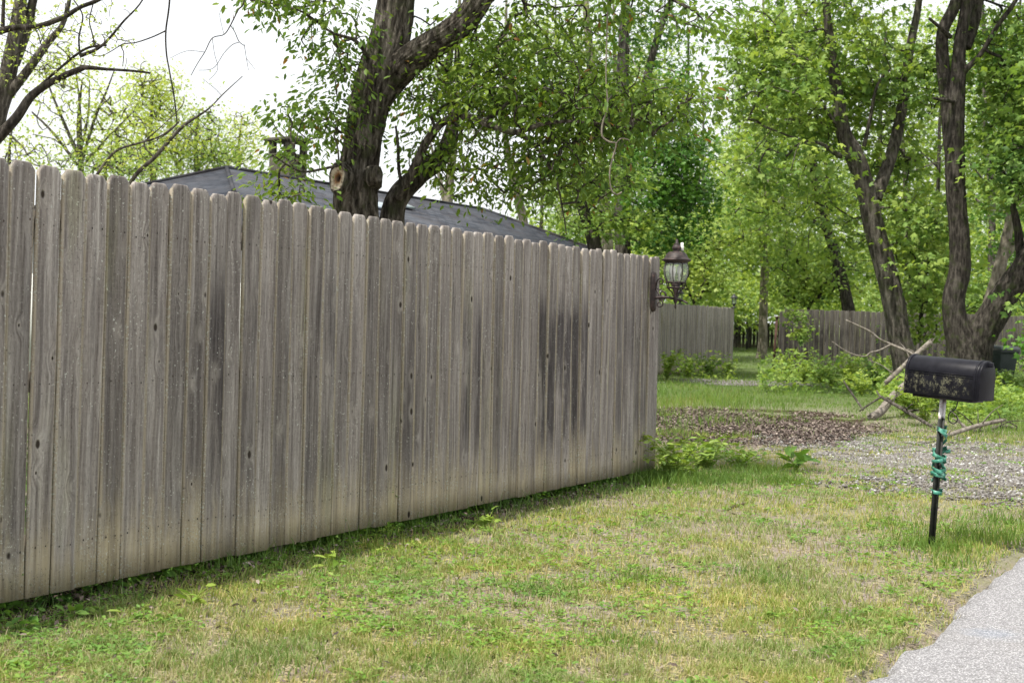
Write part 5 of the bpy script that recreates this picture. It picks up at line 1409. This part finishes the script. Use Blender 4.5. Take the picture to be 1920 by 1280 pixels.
# shaggy grass along the fence foot and round the mailbox post
xs = []; ys = []; hs = []; tn_ = []
N = 11000
al_ = rg.uniform(-1.5, FLEN + .3, N); fs_ = -.28 + rg.gamma(2.0, .14, N)
bx_ = FA[0] + FD[0] * al_ + FN[0] * fs_; by_ = FA[1] + FD[1] * al_ + FN[1] * fs_
kp = rg.uniform(0, 1, N) < np.clip(1.6 * (vnoise(al_, fs_, 2.2, 51) - .25), .1, 1)
xs.append(bx_[kp]); ys.append(by_[kp]); hs.append(np.where(fs_[kp] < .05, .8, 1.0) * (.05 + .13 * rg.uniform(0, 1, kp.sum()) ** 1.8) * np.clip(1.3 - fs_[kp] * 1.8, .2, 1)); tn_.append(np.clip(.82 + rg.normal(0, .15, kp.sum()), 0, 1))  # foot grass tinted darker to deepen the boards' shade
for (px, py, r_, n_, hh) in ((1750, 1030, .22, 500, .11), (1835, 1010, .30, 330, .11), (1880, 1015, .3, 260, .11), (1790, 1060, .25, 240, .08), (1690, 990, .3, 300, .07), (1545, 1165, .14, 160, .06), (1230, 905, .3, 900, .14), (1290, 905, .35, 900, .10), (1360, 900, .4, 900, .09), (1420, 885, .3, 600, .09), (1470, 905, .22, 500, .09), (1160, 1210, .16, 260, .07), (800, 1235, .2, 300, .065), (1010, 1110, .2, 300, .06), (1200, 1090, .2, 300, .06), (1440, 1090, .2, 300, .06), (470, 1250, .25, 300, .07), (1905, 985, .3, 400, .10)):
    c_ = G_xy(px, py); q1 = rg.normal(0, 1, (n_, 2)) * r_ * .6
    xs.append(c_[0] + q1[:, 0]); ys.append(c_[1] + q1[:, 1]); hs.append(hh * rg.uniform(.4, 1.2, n_)); tn_.append(np.clip(.5 + rg.normal(0, .16, n_), 0, 1))
x = np.concatenate(xs); y = np.concatenate(ys); h = np.concatenate(hs); tint = np.concatenate(tn_)
kp = road_dist(x, y) < -.02; x, y, h, tint = x[kp], y[kp], h[kp], tint[kp]
V, T, a = blades(x, y, h, .0045 * rg.uniform(.6, 1.3, len(x)) * np.interp(y, [5, 12], [1, 1.6]), tint, rg, .8)
tag(link('fence_foot_grass', mesh_np('fence_foot_grass', V, [T], {'tint': a}), MT['tallgrass']), 'longer uncut green grass along the foot of the fence and in tufts', 'grass', kind='stuff')

# leafy growth added behind the fence to shade the gap under the boards
N = 26000
al_ = rg.uniform(-2.0, FLEN + .05, N); fs_ = -.06 - rg.uniform(0, 1, N) ** 1.2 * .85
hh = rg.uniform(.02, 1, N) ** 1.3 * (.22 + .55 * np.clip(-fs_ / .5, 0, 1)) * (.7 + .6 * vnoise(al_, fs_, 1.7, 57))
bx_ = FA[0] + FD[0] * al_ + FN[0] * fs_; by_ = FA[1] + FD[1] * al_ + FN[1] * fs_
az = rg.uniform(0, 6.28, N)
V, T, a = leaves(np.stack([bx_, by_, terr(bx_, by_) + hh], 1), np.stack([np.cos(az), np.sin(az), rg.uniform(-.5, .4, N)], 1), rg.uniform(.04, .085, N), np.clip(.75 + rg.normal(0, .2, N), 0, 1), 'oval', rg, .5)
tag(link('shade_growth', mesh_np('shade_growth', V, [T], {'tint': a}), MT['weed']), 'rank leafy growth added behind the long fence to shade its foot, showing below its boards', 'shade_growth', kind='stuff')

# rough grass beyond the lawn
x, y = in_view_samples(260000, 14.5, 75, rg, xpad=1.5)
dens = np.clip(.45 + 1.4 * (fbm(x, y, .5, 61) - .35), .1, 1) * np.where(lit_m(x, y) < 1, .06 + .6 * (fbm(x, y, 2.0, 72) > .60), 1) * np.where(gra_m(x, y) < 1, .10 + .6 * (fbm(x, y, 2.2, 71) > .52), 1) * np.clip((y - 14.5) / 3, 0, 1)
dens *= np.where(road_dist(x, y) > -.1, 0, 1)
kp = rg.uniform(0, 1, len(x)) < dens; x, y = x[kp], y[kp]
h = (.04 + .085 * rg.uniform(0, 1, len(x)) ** 1.5) * (1 + .9 * (fbm(x, y, .35, 63) > .58)) * np.where(np.abs(x - .29 * y) < 1.6, .6, 1) * np.where(y > 38, .6, 1)
rightside = (x > .235 * y) ; h = np.where((x > .335 * y) & (y > 17), h * 2.0, h)
V, T, a = blades(x, y, h, .006 * np.interp(y, [15, 30, 70], [1, 1.9, 4]) * rg.uniform(.7, 1.3, len(x)), np.clip(.38 + rg.normal(0, .16, len(x)) + .5 * (fbm(x, y, .6, 65) - .5), 0, 1), rg, .6)
tag(link('rough_grass', mesh_np('rough_grass', V, [T], {'tint': a}), MT['tallgrass']), 'rough green grass of the yard beyond the fence end', 'grass', kind='stuff')

# ragged undergrowth round the right trunks and along the far fences
N = 150000
x, y = in_view_samples(N, 18.5, 37, rg, bias=1.0, xpad=2)
r_ = x / y
m_ = ((r_ > .185) & (y > 27)) | ((r_ > .275) & (y > 19.5)) | ((r_ > .11) & (r_ < .17) & (y > 31.5) & (y < 36))
m_ &= ~((r_ < .325) & (y < 23.5))
nn_ = fbm(x, y, .8, 171)
m_ &= rg.uniform(0, 1, N) < np.clip((nn_ - .40) * 4, .03, 1)
x, y, nn_ = x[m_], y[m_], nn_[m_]; N = len(x)
hh = rg.uniform(.03, 1, N) ** 1.2 * np.clip((nn_ - .32) * 2.2, .10, .62) * np.where((x / y > .26) & (y < 26), .6, 1) * (.55 + .9 * vnoise(x, y, 1.9, 173))
az = rg.uniform(0, 6.28, N)
V, T, a = leaves(np.stack([x, y, terr(x, y) + hh], 1), np.stack([np.cos(az), np.sin(az), rg.uniform(-.5, .5, N)], 1), rg.uniform(.06, .13, N), np.clip(.45 + .5 * (vnoise(x, y, 1.1, 175) - .5) + rg.normal(0, .16, N), 0, 1), 'maple', rg, .5)
print('brush leaves', N)
tag(link('brush', mesh_np('brush', V, [T], {'tint': a}), MT['leaf_maple']), 'ragged green brush around the right trunks and along the dark plank fence', 'brush', kind='stuff')

# leaf litter
def scatter_flat(n, cents, mask, size, rng, zmax=.04):
    out = []
    for c_ in cents:
        q1 = rng.normal(0, .62, (n // len(cents), 2)); out.append(np.stack([c_[0] + q1[:, 0] * c_[2], c_[1] + q1[:, 1] * c_[3]], 1))
    q1 = np.vstack(out); kp_ = mask(q1[:, 0], q1[:, 1]) < 1.05
    return q1[kp_]
pts = scatter_flat(42000, lit_c, lit_m, .05, rg)
al_ = rg.uniform(-1.5, FLEN + .2, 5200) * 1.0; fs_ = -.12 + rg.gamma(1.6, .13, 5200) - .1
extra_ = np.stack([FA[0] + FD[0] * al_ + FN[0] * fs_, FA[1] + FD[1] * al_ + FN[1] * fs_], 1)
lx_, ly_ = in_view_samples(2600, 4, 15, rg); kk = road_dist(lx_, ly_) < 0; extra2 = np.stack([lx_[kk], ly_[kk]], 1)
pts = np.vstack([pts, extra_, extra2]); kp = road_dist(pts[:, 0], pts[:, 1]) < -.02; pts = pts[kp]; N = len(pts)
az = rg.uniform(0, 6.28, N)
pos = np.stack([pts[:, 0], pts[:, 1], terr(pts[:, 0], pts[:, 1]) + .008 + .03 * rg.uniform(0, 1, N) ** 2], 1)
size = rg.uniform(.022, .06, N); size[-len(extra2):] *= .62
size[len(pts) - len(extra2) - len(extra_):len(pts) - len(extra2)] *= .7
V, T, a = leaves(pos, np.stack([np.cos(az), np.sin(az), rg.normal(0, .35, N)], 1), size, rg.uniform(0, 1, N), 'oval', rg, .5)
tag(link('leaf_litter', mesh_np('leaf_litter', V, [T], {'tint': a}), MT['litter']), 'brown dead leaves heaped on the ground past the fence end', 'leaf litter', kind='stuff')

# gravel stones
def pebbles(xy, size, rng, tint):
    oc_ = np.array([(1, 0, 0), (-1, 0, 0), (0, 1, 0), (0, -1, 0), (0, 0, 1), (0, 0, -1)], float)
    tr_ = np.array([[0, 2, 4], [2, 1, 4], [1, 3, 4], [3, 0, 4], [2, 0, 5], [1, 2, 5], [3, 1, 5], [0, 3, 5]])
    N = len(xy); sc_ = rng.uniform(.6, 1.2, (N, 1, 3)) * size[:, None, None] * np.array([1, 1, .6])
    az = rng.uniform(0, 6.28, N); v = oc_[None] * sc_ + rng.normal(0, .12, (N, 6, 3)) * size[:, None, None]
    c_, s_ = np.cos(az)[:, None], np.sin(az)[:, None]
    vx = v[:, :, 0] * c_ - v[:, :, 1] * s_; vy = v[:, :, 0] * s_ + v[:, :, 1] * c_
    z = terr(xy[:, 0], xy[:, 1])[:, None] + v[:, :, 2] + size[:, None] * .25 + np.where(size > .009, .009, .001)[:, None]
    V = np.stack([vx + xy[:, 0, None], vy + xy[:, 1, None], z], -1).reshape(-1, 3)
    return V, (np.arange(N)[:, None, None] * 6 + tr_[None]).reshape(-1, 3), np.repeat(tint, 6)
pts = scatter_flat(40000, gra_c, gra_m, .02, rg)
n1 = len(pts)
s_ = rg.uniform(-4, 14, 12000); dd = -rg.gamma(1.3, .10, 12000) + .09
ed_ = ROAD_A[None] + ROAD_D[None] * s_[:, None] + ROAD_N[None] * dd[:, None]
pts = np.vstack([pts, ed_]); size = np.concatenate([rg.uniform(.0092, .026, n1), rg.uniform(.0025, .009, len(ed_))])
V, T, a = pebbles(pts, size, rg, np.clip(rg.normal(.55, .25, len(pts)), 0, 1))
tag(link('gravel', mesh_np('gravel', V, [T], {'tint': a}), MT['pebble']), 'pale limestone gravel patches and stones along the road edge', 'gravel', kind='stuff')
# dark sheets: shade painted along the fence foot, leaf bed under the litter
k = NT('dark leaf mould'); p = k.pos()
MT['mould_shade'] = k.pbr(k.ramp(k.noise(p, 45, 5, .7), [(.3, (.022, .016, .012)), (.55, (.070, .050, .037)), (.75, (.16, .12, .09))]), .95, k.bump(k.noise(p, 60, 4, .7), .9, .02), .05)
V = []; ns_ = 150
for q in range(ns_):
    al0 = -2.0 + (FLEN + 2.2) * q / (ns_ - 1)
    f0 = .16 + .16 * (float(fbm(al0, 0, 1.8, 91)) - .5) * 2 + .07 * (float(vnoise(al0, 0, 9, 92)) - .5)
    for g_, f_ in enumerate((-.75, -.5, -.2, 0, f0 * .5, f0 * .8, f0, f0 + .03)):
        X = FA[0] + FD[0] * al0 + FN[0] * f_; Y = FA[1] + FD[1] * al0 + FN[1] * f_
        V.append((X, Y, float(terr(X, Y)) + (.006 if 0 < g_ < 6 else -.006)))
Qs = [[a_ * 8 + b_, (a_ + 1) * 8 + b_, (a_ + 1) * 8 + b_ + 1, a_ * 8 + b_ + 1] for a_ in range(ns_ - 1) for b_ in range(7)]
tag(link('fence_shade_bed', mesh_np('fence_shade_bed', V, [Qs]), MT['mould_shade']), kind='structure')
for q, c_ in enumerate(lit_c):
    VV = []
    for f_ in (0.001, .25, .5, .75, .92, 1.0):
        for i_ in range(40):
            t = i_ / 40 * 2 * math.pi
            g_ = .95 + .5 * (float(vnoise(math.cos(t) * 2, math.sin(t) * 2, 2.1, 80 + q)) - .5)
            X = c_[0] + c_[2] * g_ * math.cos(t) * f_; Y = c_[1] + c_[3] * g_ * math.sin(t) * f_
            VV.append((X, Y, float(terr(X, Y)) + (.003 + .003 * q if f_ < .95 else -.006)))
    Qs = [[r_ * 40 + i_, r_ * 40 + (i_ + 1) % 40, (r_ + 1) * 40 + (i_ + 1) % 40, (r_ + 1) * 40 + i_] for r_ in range(5) for i_ in range(40)]
    tag(link('litter_bed', mesh_np('litter_bed', VV, [Qs]), MT['mould_shade']), kind='structure')
# thin gravel beds under the stones
for q, c_ in enumerate(gra_c):
    an = np.arange(40) / 40 * 2 * math.pi; V = [(c_[0], c_[1])]
    for t in an:
        f_ = .72 + .35 * (float(vnoise(math.cos(t) * 2, math.sin(t) * 2, 1.7, 70 + q)) - .3)
        V.append((c_[0] + c_[2] * f_ * math.cos(t), c_[1] + c_[3] * f_ * math.sin(t)))
    rings = [(0.0, 1)] ; VV = []
    for f_ in (0.001, .25, .5, .75, .92, 1.0):
        for v_ in V[1:]:
            X = c_[0] + (v_[0] - c_[0]) * f_; Y = c_[1] + (v_[1] - c_[1]) * f_
            VV.append((X, Y, float(terr(X, Y)) + (.008 + .001 * q if f_ < .95 else -.006)))
    Qs = [[r_ * 40 + i_, r_ * 40 + (i_ + 1) % 40, (r_ + 1) * 40 + (i_ + 1) % 40, (r_ + 1) * 40 + i_] for r_ in range(5) for i_ in range(40)]
    tag(link('gravel_bed', mesh_np('gravel_bed', VV, [Qs]), MT['gravel']), kind='structure')

# ------------------------------------------------------------------ plants
def plant(name, label, px, py, hgt, n, size, seed, kind='oval', mat='weed', spread=.12, cat='plant', mu=.35, base=None, stems=6, upright=.6, group=None):
    rg_ = np.random.default_rng(seed); b = G(px, py) if base is None else Vector(base)
    e = empty(name, tuple(b)); tag(e, label, cat, group)
    m_ = MB(); pos = []; dr_ = []
    for s_ in range(stems):
        az_ = rg_.uniform(0, 6.28); r_ = spread * rg_.uniform(.3, 1); hh = hgt * rg_.uniform(.55, 1.05)
        e_ = np.array([math.cos(az_) * r_, math.sin(az_) * r_, hh]); mid = e_ * np.array([.35, .35, .6])
        sp = spline([(0, 0, -.02), tuple(mid), tuple(e_)], 5); m_.tube(sp, np.linspace(.004, .0015, len(sp)) * max(1, hgt * 2), 4)
        for _ in range(max(1, n // stems)):
            t_ = rg_.uniform(.25, 1); i_ = int(t_ * (len(sp) - 1)); a_ = rg_.uniform(0, 6.28)
            pos.append(sp[i_] + rg_.normal(0, .012, 3) * max(1, hgt * 3) * np.array([1, 1, .5])); dr_.append((math.cos(a_), math.sin(a_), rg_.uniform(-.3, upright)))
    m_.build('stems', MT['weed'], e)
    pos = np.array(pos); N = len(pos)
    V, T, a = leaves(pos, np.array(dr_), size * rg_.uniform(.6, 1.25, N), np.clip(mu + rg_.normal(0, .16, N), 0, 1), kind, rg_, .45)
    link('leaves', mesh_np('leaves', V, [T], {'tint': a}), MT[mat], e)
    return e
plant('vine_seedling', 'single bright large-leaved seedling poking out under the middle of the fence', 618, 1072, .13, 9, .085, 101, spread=.05, mu=.15, stems=3, upright=.2)
plant('vine_seedling', 'small lobed maple seedling under the fence right of the large-leaved seedling', 915, 990, .12, 16, .075, 102, 'maple', spread=.08, mu=.2, stems=5)
plant('vine_seedling', 'pair of broad leaves under the fence just right of the large-leaved seedling', 730, 1012, .13, 9, .08, 103, spread=.08, mu=.4, stems=4)
plant('vine_seedling', 'broad-leaved seedling at the fence foot near the left edge', 135, 1168, .09, 14, .065, 104, spread=.10, mu=.5, stems=5)
plant('vine_seedling', 'light green seedling at the fence foot in the shade, second from the left', 190, 1160, .07, 12, .06, 105, spread=.10, mu=.35, stems=5)
plant('vine_seedling', 'bright leafy seedling at the fence foot, third from the left', 362, 1135, .08, 14, .058, 106, spread=.09, mu=.2, stems=5)
plant('vine_seedling', 'dark leafy seedling at the extreme left fence foot', 40, 1190, .09, 16, .06, 107, spread=.12, mu=.75, stems=5)
plant('dock_plant', 'upright broad dock plant at the edge of the leaf litter', 1492, 885, .20, 18, .17, 108, spread=.20, mu=.6, stems=9, upright=.9)
plant('leafy_weed', 'bright green leafy weed clump at the fence end corner', 1262, 900, .40, 380, .075, 109, spread=.50, mu=.05, stems=22)
plant('leafy_weed', 'leafy green weed clump right of the fence end clump', 1315, 880, .30, 320, .075, 110, spread=.55, mu=.15, stems=20)
plant('leafy_weed', 'low darker weed clump between the lawn and the leaf litter', 1390, 875, .20, 260, .07, 111, spread=.60, mu=.35, stems=18)
WL = ['bushy weed against the left half of the short plank fence', 'bushy weed against the middle of the short plank fence', 'bushy weed at the right end of the short plank fence',
 'tall bushy weed just right of the rusty pole', 'bushy weed below the creeper on the dark plank fence', 'bushy weed one step right of the creeper, in front of the dark fence',
 'bushy weed under the bare arching branch', 'bushy weed midway between creeper and forked maple', 'bushy weed nearest the left side of the forked maple foot',
 'bushy weed behind the top of the pale fallen log', 'bushy weed hugging the dark fence behind the bare arching branch', 'bushy weed hugging the dark fence just left of the forked maple',
 'bushy weed between the forked maple and the mailbox', 'bushy weed right behind the middle of the mailbox', 'bushy weed at the foot of the dark wheeled bin',
 'bushy weed nearest the right edge, beside the mailbox door', 'weed directly below the mailbox, behind its post', 'weed beside the lower end of the pale fallen log',
 'weed nearest the left end of the curved pale branch', 'weed behind the right end of the curved pale branch', 'weed by the broken dead wood near the right edge',
 'bushy weed touching the main fence edge below the wall lantern', 'bushy weed at the left foot of the short plank fence, next to the main fence', 'bushy weed right at the foot of the dark fence below the creeper stem']
gw = 'knee high weeds in front of the far fences'
rr = random.Random(9)
lst = [(1290, 700, 34), (1330, 697, 34), (1362, 695, 35), (1480, 705, 31), (1505, 712, 30), (1535, 712, 30), (1560, 722, 28), (1590, 724, 27), (1615, 735, 26), (1640, 720, 27), (1600, 700, 33), (1650, 700, 32), (1730, 712, 27), (1765, 722, 26), (1880, 715, 27), (1905, 735, 25), (1760, 765, 22), (1700, 775, 20), (1735, 790, 19), (1860, 760, 22), (1900, 775, 21), (1250, 705, 32), (1255, 692, 34), (1520, 690, 36)]
for q, (px, py, _) in enumerate(lst):
    g_ = G(px, py + 8); hgt = rr.uniform(.45, .90)
    plant('bushy_weed', WL[q], px, py, hgt, 260, .095, 120 + q, 'maple' if q % 2 else 'oval', mat='leaf_maple' if q % 3 else 'weed', spread=.55, mu=rr.uniform(.1, .5), base=tuple(g_), stems=16, group=gw)
# creeper on the dark fence
rg_ = np.random.default_rng(300)
cb = P(1500, 640, 36.9)
C = blob_points([(1500, 628, 37.05, 22, 10, .12, 2), (1496, 596, 37.1, 20, 14, .12, 2), (1478, 582, 37.2, 20, 7, .15, 1), (1506, 612, 37.1, 10, 14, .1, 1)], 34, rg_)
V, T, a = foliage(C, 12, .10, .11, 'maple', rg_, .7, .5, .4)
e = empty('creeper', tuple(cb)); tag(e, 'green creeper trailing over the left end of the dark plank fence', 'vine')
link('leaves', mesh_np('leaves', V, [T], {'tint': a}), MT['leaf_maple'], e).location = tuple(-np.array(cb))
m = MB(); m.tube(spline([np.array(P(1470, 575, 37.0)), np.array(P(1495, 600, 37.0)), np.array(P(1502, 640, 37.0)), np.array(P(1500, 690, 37.0))], 5), [.01] * 16, 5); m.build('stem', MT['bark_brown'], e).location = tuple(-np.array(cb))
# leafy shrubs around the trunks and behind the far fences
def shrub(label, blobs, n, seed, mat, mu=.4, per=26, size=.13, sp=.26):
    rg_ = np.random.default_rng(seed); C_ = blob_points(blobs, n, rg_)
    b = P(blobs[0][0], blobs[0][1], blobs[0][2]); bz_ = float(terr(b.x, b.y)); e_ = empty('shrub', (b.x, b.y, bz_)); tag(e_, label, 'shrub')
    tw, _, _ = grow([(b.x, b.y, bz_), (b.x + .1, b.y, bz_ + .6), (b.x, b.y, bz_ + 1.1)], C_, rg_, .004, .005)
    off_ = (-b.x, -b.y, -bz_); bo = tw.build('branches', MT['bark_dark'], e_); bo.location = off_; bo['kind'] = 'stuff'
    V_, T_, a_ = foliage(C_, per, sp, size, 'maple', rg_, .45, .25, mu)
    link('leaves', mesh_np('leaves', V_, [T_], {'tint': a_}), MT[mat], e_).location = off_
shrub('bright maple sapling leaves filling the space between the forked maple and the dark tree', [(1725, 560, 30, 60, 50, 1.0, 2), (1735, 470, 30, 60, 70, 1.0, 3), (1700, 400, 30, 50, 60, 1, 1.5), (1720, 620, 29.5, 40, 25, .6, .8)], 120, 401, 'leaf_maple', .25)
shrub('low leafy shrub in front of the trunk at the right edge', [(1965, 650, 24, 22, 35, .4, 2), (1975, 620, 24, 34, 60, .5, 2)], 24, 402, 'leaf_dark', .3)
shrub('yellow-green leafy shrub directly behind the wall lantern and the short plank fence', [(1310, 520, 44, 60, 50, 1.8, 3), (1270, 470, 44, 70, 45, 1.6, 3), (1340, 440, 45, 70, 50, 1.8, 2)], 200, 403, 'leaf_far', .25, 24, .15, .38)
shrub('dense mid green shrub behind the left part of the dark plank fence', [(1510, 540, 43, 70, 40, 1.6, 3), (1590, 500, 43, 60, 60, 1.6, 2), (1480, 480, 43, 50, 50, 1.5, 2)], 180, 404, 'leaf_maple', .35, 24, .14, .36)
shrub('dark leafy shrub behind the right part of the dark plank fence', [(1850, 560, 40, 90, 50, 1.6, 3), (1930, 480, 40, 60, 90, 1.6, 2)], 130, 405, 'leaf_maple', .55, 24, .14, .36)
